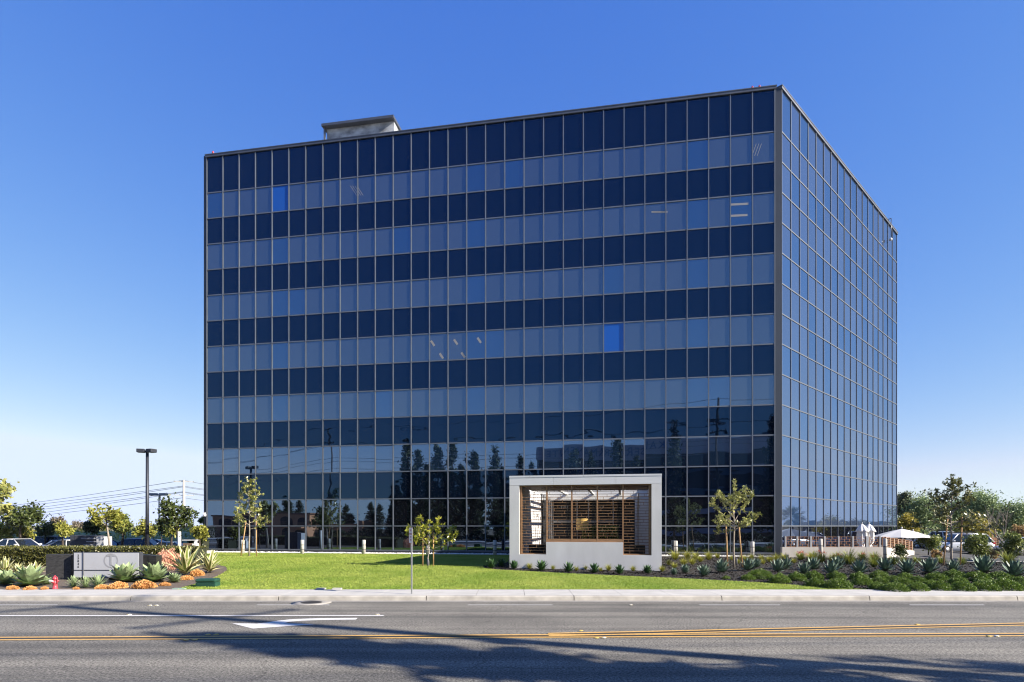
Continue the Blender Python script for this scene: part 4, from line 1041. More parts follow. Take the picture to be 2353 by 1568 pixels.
young_tree('staked tree in the mulch bed before the dark glass, right of the pavilion', p, h, .055, [(.45, -.22, .08, 0), (.42, .2, .12, .05), (.5, -.25, .22, .05), (.5, .27, .1, -.03), (.52, .22, .3, .05), (.56, -.2, .28, -.1), (.6, .12, .24, .15), (.6, -.1, .2, -.15), (.66, .16, .22, 0), (.68, -.12, .16, .1), (.72, .06, .14, -.1), (.46, .1, .06, -.2), (.48, -.12, .1, .2), (.44, -.2, -.04, .05)],
           .17, 3, M_MAGN, ((-.34, -.08, 2.1), (.4, -.2, 2.3)), per=10, dens=6)
p = gp(2186, 1299.5); h = 208 / F * p.y
young_tree('tallest staked tree with glossy dark leaves at the right, among the agaves', p, h, .06, fan(22, .36, .86, .34, .07, .09, rt) + [(.5, -.2, .28, .02), (.55, .2, .26, 0), (.45, .3, .1, .1), (.42, -.3, .08, -.1)], .18, 4, M_MAGD, ((-.45, .22, 2.4), (.42, .1, 2.5)), per=8, dens=5)
def tree(name, label, px, y, top, x0, x1, ybot, leafm, seed, n=2600, leaf=.22, clump=.35, bark=M_BARKD, trunk_px=None, nl=9, tr=.14, group='trees beyond the hedge and car park', shell=.5, white=False, depth=.8, ells=None, cat='tree'):
    """a tree standing at distance y whose crown spans x0..x1, top..ybot in the survey picture"""
    u = y / F; zg = G((px - CX) * u, y); p = Vector(((px - CX) * u, y, zg)); t = empty(name, label, cat, p, 0, group)
    rg = np.random.default_rng(seed); rr_ = random.Random(seed)
    cx = ((x0 + x1) / 2 - px) * u; hw = (x1 - x0) / 2 * u; zt, zb = zat(top, y) - zg, zat(ybot, y) - zg; ch = (zt - zb) / 2
    E = [(cx, 0, zb + ch, hw * .72, hw * .72 * depth, ch * .8)]
    for k in range(7):
        a = rr_.uniform(0, 6.28); el = rr_.uniform(-.5, 1.3); q = rr_.uniform(.28, .45)
        E.append((cx + hw * (1 - q) * math.cos(a) * math.cos(el), hw * depth * .6 * math.sin(a), zb + ch + ch * (1 - q) * math.sin(el), hw * q, hw * q, ch * q))
    P, Cn = clump_pts(E, n, rg, clump * min(1, hw / 2.2), 40, shell)
    mb = MB(); tops = zb + ch * 1.2
    trunk = [(0, 0, -.1)] + [(cx * (k / 5) ** 1.5 + rr_.uniform(-.1, .1) * tr * 4, rr_.uniform(-.1, .1) * tr * 4, tops * k / 5) for k in range(1, 6)]
    idx = rg.choice(len(Cn), min(nl, len(Cn)), replace=False)
    limbs(mb, p, trunk, [tuple(Cn[i]) for i in idx], tr, rr_)
    if white: mb.tube([(0, 0, 0), (0, 0, 1.9)], [tr * 1.1, tr * 1.0], 8, 1)
    mb.build('trunk', [bark, mat('white_trunk_paint', (.75, .74, .72), .8, var=.05)], t)
    link('crown', fast_mesh('crown', leaf_verts(P, leaf * (.6 + .8 * rg.random(len(P))), rg, .5), 4, leafm), t)
    return t
L_YG = leafmat('yellow_green_leaf', (0.15, 0.175, 0.02), (0.52, 0.5, 0.11), .5, .3)
L_DK = leafmat('dark_tree_leaf', (0.02, 0.035, 0.01), (0.11, 0.14, 0.03), .45, .2)
L_MG = leafmat('mid_green_leaf', (0.065, 0.1, 0.018), (0.32, 0.36, 0.09), .5, .25)
L_GB = leafmat('grey_brown_leaf', (0.13, 0.11, 0.08), (0.32, 0.27, 0.19), .7, .2)
L_PEP = leafmat('pepper_leaf', (0.11, 0.175, 0.06), (0.43, 0.53, 0.24), .55, .25)
L_EUC = leafmat('grey_green_leaf', (0.06, 0.085, 0.04), (0.26, 0.29, 0.16), .5, .25)
L_YEL = leafmat('yellow_leaf', (0.24, 0.22, 0.03), (0.6, 0.5, 0.1), .5, .3)
L_OR = leafmat('rusty_leaf', (0.28, 0.16, 0.06), (0.55, 0.38, 0.16), .6, .25)
def T(name, label, x, y, w0, w1, t, b_, m, seed, **k):   # in the coordinates of the left detail view
    tree(name, label, x * K, y, 1005.3 + t * K, w0 * K, w1 * K, 1005.3 + b_ * K, m, seed, **k)
T('broadleaf_tree', 'big-leaved yellow-green tree cut off by the left picture edge', -60, 35, -240, 130, 390, 860, M_MAGN, 41, n=900, leaf=.3, clump=.3, bark=M_BARK)
T('broadleaf_tree', 'dark leaning tree behind the white car at far left', 182, 50, 40, 400, 628, 900, L_DK, 42, n=2600, leaf=.26)
T('broadleaf_tree', 'pale yellow-green tree low at the left edge, behind the dark leaning tree', 60, 51, -60, 170, 830, 1000, L_YG, 43, n=1800)
T('broadleaf_tree', 'yellow-green tree between the dark leaning tree and the small dark one', 235, 51.5, 165, 310, 850, 1000, L_YG, 44, n=1600)
T('broadleaf_tree', 'small dark round tree behind the dark blue estate car', 437, 58, 340, 535, 812, 970, L_DK, 45, n=1900)
T('broadleaf_tree', 'rounded yellow-green tree left of the dark directory sign', 610, 51, 520, 690, 828, 975, L_YG, 46, n=2000)
T('broadleaf_tree', 'thin grey-brown tree far off, left of the bushy brown one', 565, 95, 488, 630, 742, 930, L_GB, 47, n=1100, leaf=.3, nl=14)
T('broadleaf_tree', 'wide grey-brown tree far off, right above the directory sign', 715, 95, 610, 810, 790, 975, L_GB, 48, n=1700, leaf=.3, nl=14)
T('broadleaf_tree', 'dark tree directly behind the directory sign', 885, 58, 790, 1000, 800, 960, L_DK, 49, n=2300)
T('broadleaf_tree', 'sparse tall tree with pale trunk and yellow leaves behind the hedge', 1060, 34.5, 850, 1195, 635, 900, L_YG, 50, n=1000, leaf=.2, bark=M_BARK, nl=20, tr=.09, shell=.75, clump=.28)
T('broadleaf_tree', 'yellow-green tree just right of the pale-trunked sparse tree', 1180, 48, 1075, 1280, 735, 985, L_MG, 51, n=2600)
T('broadleaf_tree', 'light yellow-green tree behind the tall black lamp post', 1400, 47.5, 1300, 1500, 805, 985, L_YG, 52, n=2200)
T('broadleaf_tree', 'dark tree with white painted trunk base, nearest the glass block at left', 1730, 38, 1520, 1880, 615, 915, L_DK, 53, n=1500, leaf=.22, nl=22, tr=.1, shell=.7, white=True)
T('broadleaf_tree', 'small dark tree leaning into the white-trunked one from the left', 1545, 42, 1500, 1640, 770, 980, L_DK, 54, n=1000, leaf=.2, tr=.06)
T('broadleaf_tree', 'yellow-green tree seen between the trunks beside the white-trunked tree', 1650, 46.8, 1590, 1740, 830, 985, L_YG, 55, n=1500)
T('broadleaf_tree', 'pale green tree touching the left edge of the glass block', 1925, 45.5, 1830, 2010, 850, 1000, L_YG, 56, n=1800)
T('palm_like_tree', 'small spiky tree top against the sky by the left edge of the glass block', 1960, 75, 1925, 2000, 775, 840, L_MG, 57, n=500, leaf=.3)
KR = .1575
def R(name, label, x, y, w0, w1, t, b_, m, seed, **k):
    k.setdefault('group', 'trees beyond the terrace')
    tree(name, label, 2045.2 + x * KR, y, 1091.5 + t * KR, 2045.2 + w0 * KR, 2045.2 + w1 * KR, 1091.5 + b_ * KR, m, seed, **k)
R('eucalyptus_tree', 'tall grey-green tree directly behind the right edge of the glass block', 150, 82, 40, 300, 215, 640, L_EUC, 61, n=6400, leaf=.28)
R('broadleaf_tree', 'bright yellow tree between the glass block and the white parasol', 215, 66, 60, 400, 570, 920, L_YEL, 62, n=3000, leaf=.24)
R('pepper_tree', 'large dark green tree behind the white parasol', 480, 80, 225, 740, 320, 900, L_PEP, 63, n=12000, leaf=.26, clump=.5)
R('pepper_tree', 'large soft green tree behind the tallest staked tree', 1330, 80, 1040, 1620, 235, 900, L_PEP, 64, n=14000, leaf=.26, clump=.5)
R('pepper_tree', 'soft green tree at the right picture edge, below the hills', 1800, 78, 1570, 2080, 400, 900, L_PEP, 65, n=10000, leaf=.26, clump=.5)
R('pepper_tree', 'green tree filling the gap between the parasol and the tallest staked tree', 850, 88, 640, 1120, 330, 950, L_PEP, 69, n=11000, leaf=.28, clump=.5)
R('broadleaf_tree', 'yellow autumn tree right behind the tallest staked tree', 1260, 56, 1010, 1510, 560, 1030, L_YEL, 66, n=3600, leaf=.22, clump=.4)
R('broadleaf_tree', 'dark green leafy shrub-tree right of the tallest staked tree', 1250, 39, 1090, 1450, 850, 1230, L_MG, 67, n=2200, leaf=.16, tr=.06)
R('broadleaf_tree', 'dark green bushy tree at the right picture edge', 1800, 40, 1640, 1990, 840, 1240, L_MG, 68, n=2200, leaf=.17, tr=.06)
R('broadleaf_tree', 'rusty leaved tree at the right picture edge, behind the bushy one', 1900, 58, 1740, 2060, 750, 960, L_OR, 70, n=1800, leaf=.2)
R('broadleaf_tree', 'low rusty shrub before the orange lattice screen', 1480, 40, 1400, 1600, 1090, 1260, L_OR, 71, n=260, leaf=.16, tr=.03)
R('broadleaf_tree', 'young bushy tree with two stakes under the parasol', 560, 45, 420, 790, 870, 1150, L_MG, 72, n=1500, leaf=.18, tr=.05)
R('broadleaf_tree', 'thin leafy sapling before the bright side wall of the terrace', 200, 38, 80, 330, 1020, 1230, L_DK, 73, n=170, leaf=.14, tr=.02, nl=14)
R('broadleaf_tree', 'dark reddish shrub between the white pickup and the white estate car', 660, 42, 590, 760, 1100, 1250, L_OR, 74, n=300, leaf=.14, tr=.03)
# leafless tree
p = at(2045.2 + 1625 * KR, 47); t = empty('bare_tree', 'leafless tree with pale forking branches at the right, before the soft green trees', 'tree', p, 0, 'trees beyond the terrace')
mb = MB(); rb = random.Random(9)
def grow(s, d, L, r, k):
    e = s + d * L; m = s.lerp(e, .5) + Vector((rb.uniform(-1, 1), rb.uniform(-1, 1), 0)) * L * .06; mb.tube([s, m, e], [r, r * .8, r * .6], 5, 0, False)
    if k:
        for _ in range(3 if k > 2 else 2):
            dd = (d + Vector((rb.uniform(-.8, .8), rb.uniform(-.8, .8), rb.uniform(-.1, .5)))).normalized(); grow(e if rb.random() < .6 else m, dd, L * rb.uniform(.6, .85), r * .6, k - 1)
grow(Vector((0, 0, -.1)), Vector((0, 0, 1)), 1.3, .09, 5); mb.build('trunk', M_BARK, t)
# ------------------------------------------------------------------ hills
def ridge(name, y, pts, m):
    mb = MB(); n = len(pts); rh = random.Random(4); V = []
    for row, (dy, k) in enumerate(((-330, 0), (-200, .45), (-90, .8), (0, 1), (260, .6), (560, 0))):
        for px, py in pts: x = (px - CX) / F * y; V.append((x + rh.uniform(-20, 20), y + dy + rh.uniform(-20, 20), (zat(py, y)) * k * rh.uniform(.95, 1.02)))
    mb.add(V, [(r * n + i, r * n + i + 1, (r + 1) * n + i + 1, (r + 1) * n + i) for r in range(5) for i in range(n - 1)], 0, True); return struct(mb.build(name, m))
M_HILL = mat('chaparral_slope', (0.09, 0.1, 0.06), .95, var=.35, scale=.03, detail=8)
ridge('hills', 2600, [(1900, 1205), (2050, 1200), (2150, 1196), (2240, 1186), (2300, 1172), (2322, 1166), (2345, 1163), (2375, 1166), (2430, 1176), (2520, 1182), (2600, 1196), (2680, 1206)], M_HILL)
# low bank with scrub behind the left car park
mb = MB(); mb.add([(-80, 70, 0), (-20, 70, 0), (-20, 80, 1.6), (-80, 80, 1.6), (-80, 110, 1.6), (-20, 110, 1.6)], [(0, 1, 2, 3), (3, 2, 5, 4)]); struct(mb.build('grass_bank', mat('dry_grass_bank', (0.3, 0.29, 0.12), .9, var=.4, scale=1.2, detail=8)))

# woodland that reads as one mass beyond the car parks
def wood(name, px0, px1, y, top, n, leaf, m, seed, ybase=0.0):
    rg = np.random.default_rng(seed); x0, x1 = (px0 - CX) / F * y, (px1 - CX) / F * y
    X = x0 + rg.random(n) * (x1 - x0); ph = rg.random(6) * 6.28
    H = zat(top, y) * (.72 + .14 * np.sin(X * .55 + ph[0]) + .1 * np.sin(X * 1.3 + ph[1]) + .08 * np.sin(X * 2.9 + ph[2]))
    Z = H * (1 - rg.random(n) ** 1.6 * .98); Y = y + rg.random(n) * 9 + 3 * np.sin(X * .8) + (H - Z) * -.35
    C = np.stack([X, Y, Z + .2], 1) + rg.normal(size=(n, 3)) * .25
    return struct(link(name, fast_mesh(name, leaf_verts(C, leaf * (.6 + .8 * rg.random(n)), rg, .55), 4, m)), 'stuff')
wood('distant_trees', -260, 500, 92, 1212, 9000, .36, L_YG, 5)
wood('distant_shrubs', -260, 480, 74, 1228, 7000, .26, L_YG, 6)
wood('distant_trees', 2030, 2620, 105, 1180, 16000, .45, L_PEP, 7)
# ------------------------------------------------------------------ monument sign
M_GRAN = mat('black_granite', (0.025, 0.025, 0.025), .35, var=.45, scale=9, detail=10, stretch=(.5, .5, 3))
M_GRAN2 = mat('flamed_granite', (0.045, 0.045, 0.045), .75, var=.5, scale=12, detail=10, bump=.01, bscale=22, stretch=(.6, .6, 2.4))
M_PANEL = mat('grey_sign_panel', (0.5, 0.515, 0.55), .5, .0, var=.04, scale=1)
M_FRAME = mat('charcoal_frame', (0.07, 0.075, 0.09), .5, .2)
M_INK = mat('black_lettering', (0.015, 0.015, 0.015), .5, var=0)
M_EMB = mat('grey_emblem', (0.36, 0.368, 0.39), .5, .0, var=.05)
YS = 25.4
wx = lambda px: (px - CX) / F * YS
g0 = .2
sg = empty('monument_sign', 'low monument sign: pale grey panel numbered 23046 on a black granite wall', 'monument sign', (wx(175), YS, g0))
bs = Vector((-wx(175), -YS, 0))
def sb(mb, name, m, par=None): o = mb.build(name, m, sg if par is None else par, Vector((-wx(175), -YS, -g0)) if par is None else None); return o
mb = MB(); mb.box(wx(101), wx(159.6), YS + .1, YS + .5, zat(1335, YS), zat(1274.5, YS)); sb(mb, 'rough_wall', M_GRAN2)
mb = MB(); mb.box(wx(104), wx(375), YS + .14, YS + .46, g0 - .2, zat(1335.5, YS)); sb(mb, 'wall_base', M_GRAN)
mb = MB(); mb.box(wx(160), wx(338), YS + .1, YS + .5, zat(1335, YS), zat(1276, YS)); mb.box(wx(338.4), wx(356), YS + .08, YS + .5, zat(1333, YS), zat(1277, YS)); sb(mb, 'polished_wall', M_GRAN)
y0 = YS - .12
mb = MB(); mb.box(wx(173), wx(326), y0, YS + .09, zat(1327, y0), zat(1269.5, y0)); pnl = sb(mb, 'sign_box', M_FRAME)
mb = MB(); mb.box(wx(175.4), wx(197), y0 - .02, y0 - .002, zat(1309.7, y0), zat(1270.8, y0)); mb.box(wx(175.4), wx(197), y0 - .02, y0 - .002, zat(1327, y0), zat(1310.5, y0))
mb.box(wx(198.5), wx(323.6), y0 - .02, y0 - .002, zat(1309.7, y0), zat(1270.8, y0)); mb.box(wx(198.5), wx(323.6), y0 - .02, y0 - .002, zat(1327, y0), zat(1310.5, y0)); sb(mb, 'sign_panel', M_PANEL)
mb = MB(); mb.box(wx(197), wx(198.3), y0 - .05, y0 - .021, zat(1327.5, y0), zat(1267.5, y0)); sb(mb, 'steel_bar', M_SILV)
mb = MB(); mb.box(wx(169), wx(330), y0 - .045, y0 - .021, zat(1310.3, y0), zat(1309.9, y0)); sb(mb, 'steel_bar', M_FRAME)
for k, ch in enumerate('23046'):
    py = 1277 + 6.45 * k
    text('house_number', ch, .112, M_INK, sg, face_cam(wx(185.5) - wx(175), y0 - .022 - YS, zat(py, y0) - g0), .006, bold=.003)
cx, cz = wx(260), zat(1288.5, y0)
mb = MB(); n = 40
ring = [(math.cos(2 * PI * i / n), math.sin(2 * PI * i / n)) for i in range(n)]
mb.add([(cx + .3 * a, y0 - .024, cz + .3 * b_) for a, b_ in ring] + [(cx + .25 * a, y0 - .024, cz + .25 * b_) for a, b_ in ring], [(i, (i + 1) % n, n + (i + 1) % n, n + i) for i in range(n)])
mb.box(cx - .17, cx + .17, y0 - .028, y0 - .0205, cz + .17, cz + .24); mb.box(cx - .04, cx + .04, y0 - .028, y0 - .0205, cz - .2, cz + .17)
sb(mb, 'emblem', M_EMB)
def lettering(par, body, size, m, loc, align='CENTER', name='lettering', sp=1.0): return text(name, body, size, m, par, face_cam(*loc), .003, align, sp, .002)
# directory sign in the car park
YD = 36.0; wd_ = lambda px: (px - CX) / F * YD
ds = empty('directory_sign', 'dark directory sign with three lines of white lettering standing behind the hedge', 'directory sign', (wd_(200), YD, .1))
def db(mb, name, m): return mb.build(name, m, ds, Vector((-wd_(200), -YD, -.1)))
mb = MB(); zz = zat(1230.5, YD); mb.box(wd_(161), wd_(171.5), YD + .01, YD + .7, .1, zz); db(mb, 'side_panel', M_FRAME)
mb = MB(); mb.box(wd_(171.5), wd_(222.5), YD, YD + .7, zat(1241.9, YD), zz - .01); mb.box(wd_(171.5), wd_(222.5), YD, YD + .7, .1, zat(1242.3, YD)); db(mb, 'text_panel', mat('slate_panel', (.045, .048, .06), .6, .0))
mb = MB(); mb.box(wd_(222.7), wd_(239.5), YD - .04, YD + .7, .1, zat(1233.5, YD)); db(mb, 'light_panel', mat('silver_panel', (.5, .51, .52), .5, .0, var=.06, scale=2))
M_WL = mat('white_lettering', (.85, .85, .85), .5, var=0)
for py, s in ((1237, 'United Retirement Plan Consultants'), (1245, 'Citizens Business Bank'), (1252.5, 'Axcel Property Management')):
    o = lettering(ds, s, (.062 if len(s) > 30 else .066), M_WL, (wd_(221.5) - wd_(200), -.006, zat(py, YD) - .1), 'RIGHT', 'lettering')
# ------------------------------------------------------------------ hydrant, signs, boxes, lamps
M_HYD = mat('red_hydrant_paint', (0.55, 0.07, 0.09), .45, var=.12, scale=5)
p = gp(126.5, 1353.5); sc = 31 / F * p.y
hy = empty('fire_hydrant', 'red fire hydrant with a white tag at the pavement edge, left of the sign', 'hydrant', p, 0, None, sc / .75)
mb = MB(); mb.lathe([(.15, 0), (.15, .04), (.115, .05), (.11, .3), (.13, .31), (.13, .34), (.11, .35), (.11, .52), (.135, .53), (.135, .57), (.12, .6), (.1, .66), (.05, .7), (.03, .7), (.03, .75), (.0, .75)], 18); mb.build('barrel', M_HYD, hy)
for sx, r in ((-1, .06), (1, .045)):
    mb = MB(); M = Matrix.Translation((0, 0, .44)) @ Matrix.Rotation(sx * PI / 2, 4, 'Y'); mb.lathe([(r, .08), (r, .15), (r * 1.25, .155), (r * 1.25, .19), (r * .4, .2), (r * .4, .23)], 12, 0, M); mb.build('nozzle', M_HYD, hy)
mb = MB(); mb.lathe([(.07, .08), (.07, .14), (.085, .145), (.085, .18), (.03, .19), (.03, .22)], 12, 0, Matrix.Translation((0, 0, .4)) @ Matrix.Rotation(PI / 2, 4, 'X')); mb.build('nozzle', M_HYD, hy)
mb = MB(); mb.tube([(.16, -.06, .3), (.17, -.06, .6), (.12, -.06, .68), (.02, -.03, .68)], .018, 6); mb.build('chain_bracket', M_HYD, hy)
mb = MB(); mb.box(-.13, .11, -.215, -.21, 0, .09, 0, Matrix.Translation((-.06, .0, .42)) @ Matrix.Rotation(.15, 4, 'Y')); mb.build('white_tag', M_WHITE, hy)
# no-parking sign on a perforated steel post
p = gp(946, 1364.5); p.y = max(p.y, KY + .35); p = Vector(((946 - CX) / F * 20.55, 20.55, .152)); top = zat(1212.5, p.y) - .152
sp = empty('parking_sign', 'small white and red parking sign on a thin steel post at the pavement', 'road sign', p)
mb = MB(); mb.box(-.024, .024, -.024, .024, 0, top - .03)
for k in range(40): mb.box(-.006, .006, -.0255, -.0245, .1 + .05 * k, .112 + .05 * k, 1)
mb.build('post', [mat('galvanised_steel', (.42, .43, .44), .5, .5, var=.1), M_DARK], sp)
MS = Matrix.Rotation(math.radians(-62), 4, 'Z')
mb = MB(); mb.bbox(-.19, .19, -.035, -.031, top - .53, top, .001, 0, MS); pl_ = mb.build('sign_plate', mat('white_sign_face', (.76, .74, .72), .4, var=.03), sp)
MR2 = mat('red_lettering', (.55, .05, .06), .5, var=0)
mb = MB()
for a, b_ in ((-.185, -.178), (.178, .185)): mb.box(a, b_, -.038, -.0355, top - .525, top - .005, 0, MS)
for z in (top - .007, top - .525): mb.box(-.177, .177, -.038, -.0355, z - .004, z + .004, 0, MS)
mb.build('red_border', MR2, sp)
for body, z, s in (('NO', top - .1, .1), ('PARKING', top - .22, .075), ('ANY', top - .32, .08), ('TIME', top - .42, .08)):
    text('lettering', body, s, MR2, sp, MS @ face_cam(0, -.0375, z), .001)
# green ventilated utility box on the lawn
p = gp(478, 1347.5); ux = 45 / F * p.y; uh = 18 / F * p.y
ub = empty('utility_box', 'low green ventilated utility box on the lawn edge, left of the parking sign', 'utility box', p, .05)
M_UG = mat('green_enamel', (0.02, 0.075, 0.05), .45, var=.2, scale=3)
mb = MB(); mb.bbox(-ux / 2, ux / 2, -.22, .22, -.02, uh * .55, .02); mb.build('body', M_UG, ub)
mb = MB(); mb.bbox(-ux / 2 - .012, ux / 2 + .012, -.235, .235, uh * .56, uh, .06); mb.build('lid', M_UG, ub)
for k in range(4):
    mb = MB(); z = uh * (.08 + .16 * k) if k < 3 else uh * .7
    mb.box(-ux / 2 + .05, ux / 2 - .05, -.25 if k == 3 else -.228, -.236 if k == 3 else -.2205, z, z + .03); mb.build('vent_slat', mat('dark_green_enamel', (.015, .06, .045), .5), ub)
p = gp(412, 1354); mb = MB(); mb.bbox(-.22, .22, -.1, .1, -.02, .035, .006); tag(mb.build('valve_cover', mat('pale_green_plastic', (.3, .42, .34), .6, var=.1), None, p), 'flat pale green valve cover in the grass at the pavement, left of the utility box', 'valve cover')
for px, l in ((738, 'left one of two small concrete box lids in the lawn edge by the pavement'), (775, 'right one of two small concrete box lids in the lawn edge by the pavement')):
    p = gp(px, 1354.6); mb = MB(); mb.bbox(-.16, .16, -.09, .09, -.02, .05, .006); tag(mb.build('box_lid', M_CONC, None, p), l, 'box lid', 'box lids in the lawn')
# black spotlight in the bed, path light by the lawn tree
p = gp(*c1(985, 1436)); t = empty('spotlight', 'black ground spotlight among the agaves below the grey sign', 'spotlight', p, .3)
mb = MB(); mb.tube([(0, 0, 0), (0, 0, .14)], .02, 8); mb.box(-.12, .12, -.05, .05, .1, .15); mb.build('bracket', M_DARK, t)
mb = MB(); mb.bbox(-.19, .19, -.12, .12, .13, .3, .03, 0, Matrix.Rotation(.0, 4, 'X')); mb.build('housing', M_DARK, t)
for px, py, l in ((983, 1307, 'small black cylinder path light at the vase-shaped lawn tree'), (1692, 1304.5, 'small black path light at the foot of the tree right of the pavilion')):
    p = gp(px, py); t = empty('path_light', l, 'path light', p, 0, 'path lights')
    mb = MB(); mb.tube([(0, 0, 0), (0, 0, .16)], .012, 6); mb.build('stem', M_DARK, t)
    mb = MB(); mb.lathe([(.05, .15), (.055, .17), (.055, .44), (.045, .46), (.01, .47)], 12); mb.build('lamp_head', M_FRAME, t)
# concrete bollards along the building
M_BOLL = mat('bollard_concrete', (.5, .48, .44), .85, var=.18, scale=6, detail=8)
bl = [(557.5, 1272), (694.5, 1273), (836, 1273.3), (983, 1275), (1137, 1276), (1552.8, 1279), (1729, 1280), (1885.5, 1283), (2034, 1290)]
labs = ['concrete bollard left of the slender staked lawn tree', 'concrete bollard right of the slender staked lawn tree', 'concrete bollard at the glass, left of the parking sign', 'concrete bollard half hidden behind the vase-shaped lawn tree', 'concrete bollard at the glass just left of the white pavilion',
        'concrete bollard at the glass just right of the white pavilion', 'concrete bollard near the corner of the glass block', 'concrete bollard before the middle of the grey terrace wall', 'shaded bollard at the corner of the terrace wall']
tops = [1241, 1241, 1241, 1242, 1242, 1243, 1245, 1238.5, 1238]
for (px, py), l, tp in zip(bl, labs, tops):
    p = gp(px, py); hh = (py - tp) / F * p.y; r = 4.2 / F * p.y
    t = empty('bollard', l, 'bollard', p, 0, 'concrete bollards')
    mb = MB(); mb.lathe([(r, -.1), (r, hh - .03), (r - .02, hh)], 16); mb.build('shaft', M_BOLL, t)
    mb = MB(); mb.lathe([(r + .004, hh * .62), (r + .004, hh * .66)], 16); mb.lathe([(r + .004, hh * .3), (r + .004, hh * .33)], 16); mb.build('groove', M_DARK, t)
# lamp posts
def lamp(label, px, y, top, r, heads, m, sc=1.0):
    p = at(px, y); h = zat(top, y) - p.z; t = empty('lamp_post', label, 'lamp post', p, 0, 'car park lamp posts')
    mb = MB(); mb.tube([(0, 0, 0), (0, 0, h)], [r, r * .72], 10); mb.build('pole', m, t)
    mb = MB(); mb.lathe([(r * 1.7, 0), (r * 1.7, .5), (r * 1.1, .52)], 12); mb.build('base', M_CONC, t)
    for ang, dx, w_, tilt in heads:
        M = Matrix.Translation((0, 0, h)) @ Matrix.Rotation(ang, 4, 'Z')
        mb = MB(); mb.box(.02, dx, -.05 * sc, .05 * sc, -.12 * sc, 0, 0, M); mb.build('arm', m, t)
        mb = MB(); mb.bbox(dx, dx + w_, -.24 * sc, .24 * sc, -.14 * sc, .1 * sc, .03, 0, M); hd = mb.build('lamp_head', m, t)
        mb = MB(); mb.box(dx + .06, dx + w_ - .06, -.2 * sc, .2 * sc, -.15 * sc, -.141 * sc, 0, M); mb.build('lens', mat('lamp_lens', (.6, .6, .55), .3), hd)
M_BLUEBLK = mat('dark_bronze', (.035, .04, .055), .5, .3)
lamp('tall black double-headed lamp post standing between the parked cars', 338.5, 42, 1036, .13, ((math.radians(200), .14, .48, 0), (math.radians(-20), .14, .48, 0)), M_BLUEBLK)
lamp('pale double-headed lamp post far off beside the utility pole', 365.5, 80, 1136, .1, ((math.radians(190), .2, .9, 0), (math.radians(-10), .2, .9, 0)), mat('grey_lamp_paint', (.3, .3, .31), .6), 1.3)
# far utility pole and its lines
M_POLE = mat('pale_pole', (.42, .4, .36), .9, var=.1)
M_WIRE = mat('wire', (.12, .13, .15), .6, var=0)
YP = 150.0
def utility_pole(label, p, h, m, dirs, tiers=(.0, 1.9, 3.8), aw=1.3, r=.17):
    t = empty('utility_pole', label, 'utility pole', p, 0, 'utility poles')
    mb = MB(); mb.tube([(0, 0, -.2), (0, 0, h)], [r, r * .6], 9); mb.build('pole', m, t)
    for z in tiers:
        mb = MB(); M = Matrix.Translation((0, 0, h - .35 - z)) @ Matrix.Rotation(dirs, 4, 'Z')
        mb.box(-aw, aw, r, r + .12, -.07, .07, 0, M); mb.build('crossarm', m, t)
        mb = MB()
        for s in (-aw + .1, -aw * .4, aw * .4, aw - .1): mb.lathe([(.03, .07), (.06, .1), (.03, .16), (.06, .2), (.03, .26)], 8, 0, M @ Matrix.Translation((s, r + .06, 0)))
        mb.build('insulators', M_PIER, t)
    return t
pp = at(422.5, YP); utility_pole('pale utility pole far off at the left edge of the glass block', pp, zat(1103.5, YP) - pp.z, M_POLE, .5, (0, 3.4, 6.4), 2.2, .42)
def wire(label, a, b_, sag, r, group):
    mb = MB(); n = 14; pts = []
    for k in range(n + 1):
        t = k / n; q = Vector(a).lerp(Vector(b_), t); q.z -= sag * 4 * t * (1 - t); pts.append(q)
    mb.tube(pts, r, 4, 0, False); tag(mb.build('power_line', M_WIRE), label, 'power line', group)
far = lambda px, py, y: Vector(((px - CX) / F * y, y, zat(py, y)))
for i, (yp_, yl_, yr_) in enumerate(((1104, 1155.5, 1112), (1117, 1158, 1121), (1119, 1167.5, 1124), (1130, 1170.5, 1134), (1131.5, 1180.5, 1137), (1144, 1184, 1146))):
    o_ = ['topmost', 'second from the top', 'third from the top', 'fourth from the top', 'fifth from the top', 'lowest'][i]
    wire(f'thin power line running left from the far utility pole, {o_}', far(422, yp_, YP), far(-420, yl_ + (yl_ - yp_) * .9, 330), 2.2, .055, 'power lines at the left')
    wire(f'power line from the far utility pole towards the glass block, {o_}', far(422, yp_, YP), far(560, yr_ + 6, 170), .5, .05, 'power lines at the left')
# white low building, trash enclosure at left
b0 = at(440, 95); wb = empty('warehouse', 'low white flat-roofed building behind the trees at the left edge of the glass block', 'building', b0)
mb = MB(); mb.box(-6, 9, 0, 10, -.5, zat(1213, 95) - b0.z); mb.build('wall', mat('white_render', (.7, .69, .66), .8, var=.04), wb)
mb = MB(); mb.box(-6.2, 9.2, -.2, 10.2, zat(1213, 95) - b0.z + .003, zat(1211, 95) - b0.z + .1); mb.build('roof', M_COPE, wb)
mb = MB(); mb.box(-3.5, 1.5, -.05, -.003, zat(1234, 95) - b0.z, zat(1229, 95) - b0.z); mb.build('window', M_DARK, wb)
e0 = at(436, 44.5); te = empty('trash_enclosure', 'white framed enclosure with brown timber panel at the left foot of the glass block', 'enclosure', e0)
q = lambda px: (px - 436) / F * 44.5
mb = MB(); mb.box(q(443), q(453), -.1, .25, 0, zat(1249.5, 44.5) - e0.z); mb.box(q(446), q(450), 0, .2, zat(1249.3, 44.5) - e0.z, zat(1242.5, 44.5) - e0.z); mb.build('pillar', M_WHITE, te)
mb = MB(); mb.box(q(419), q(451), -.06, .3, zat(1242.3, 44.5) - e0.z, zat(1240.8, 44.5) - e0.z); mb.build('canopy', M_WHITE, te)
mb = MB()
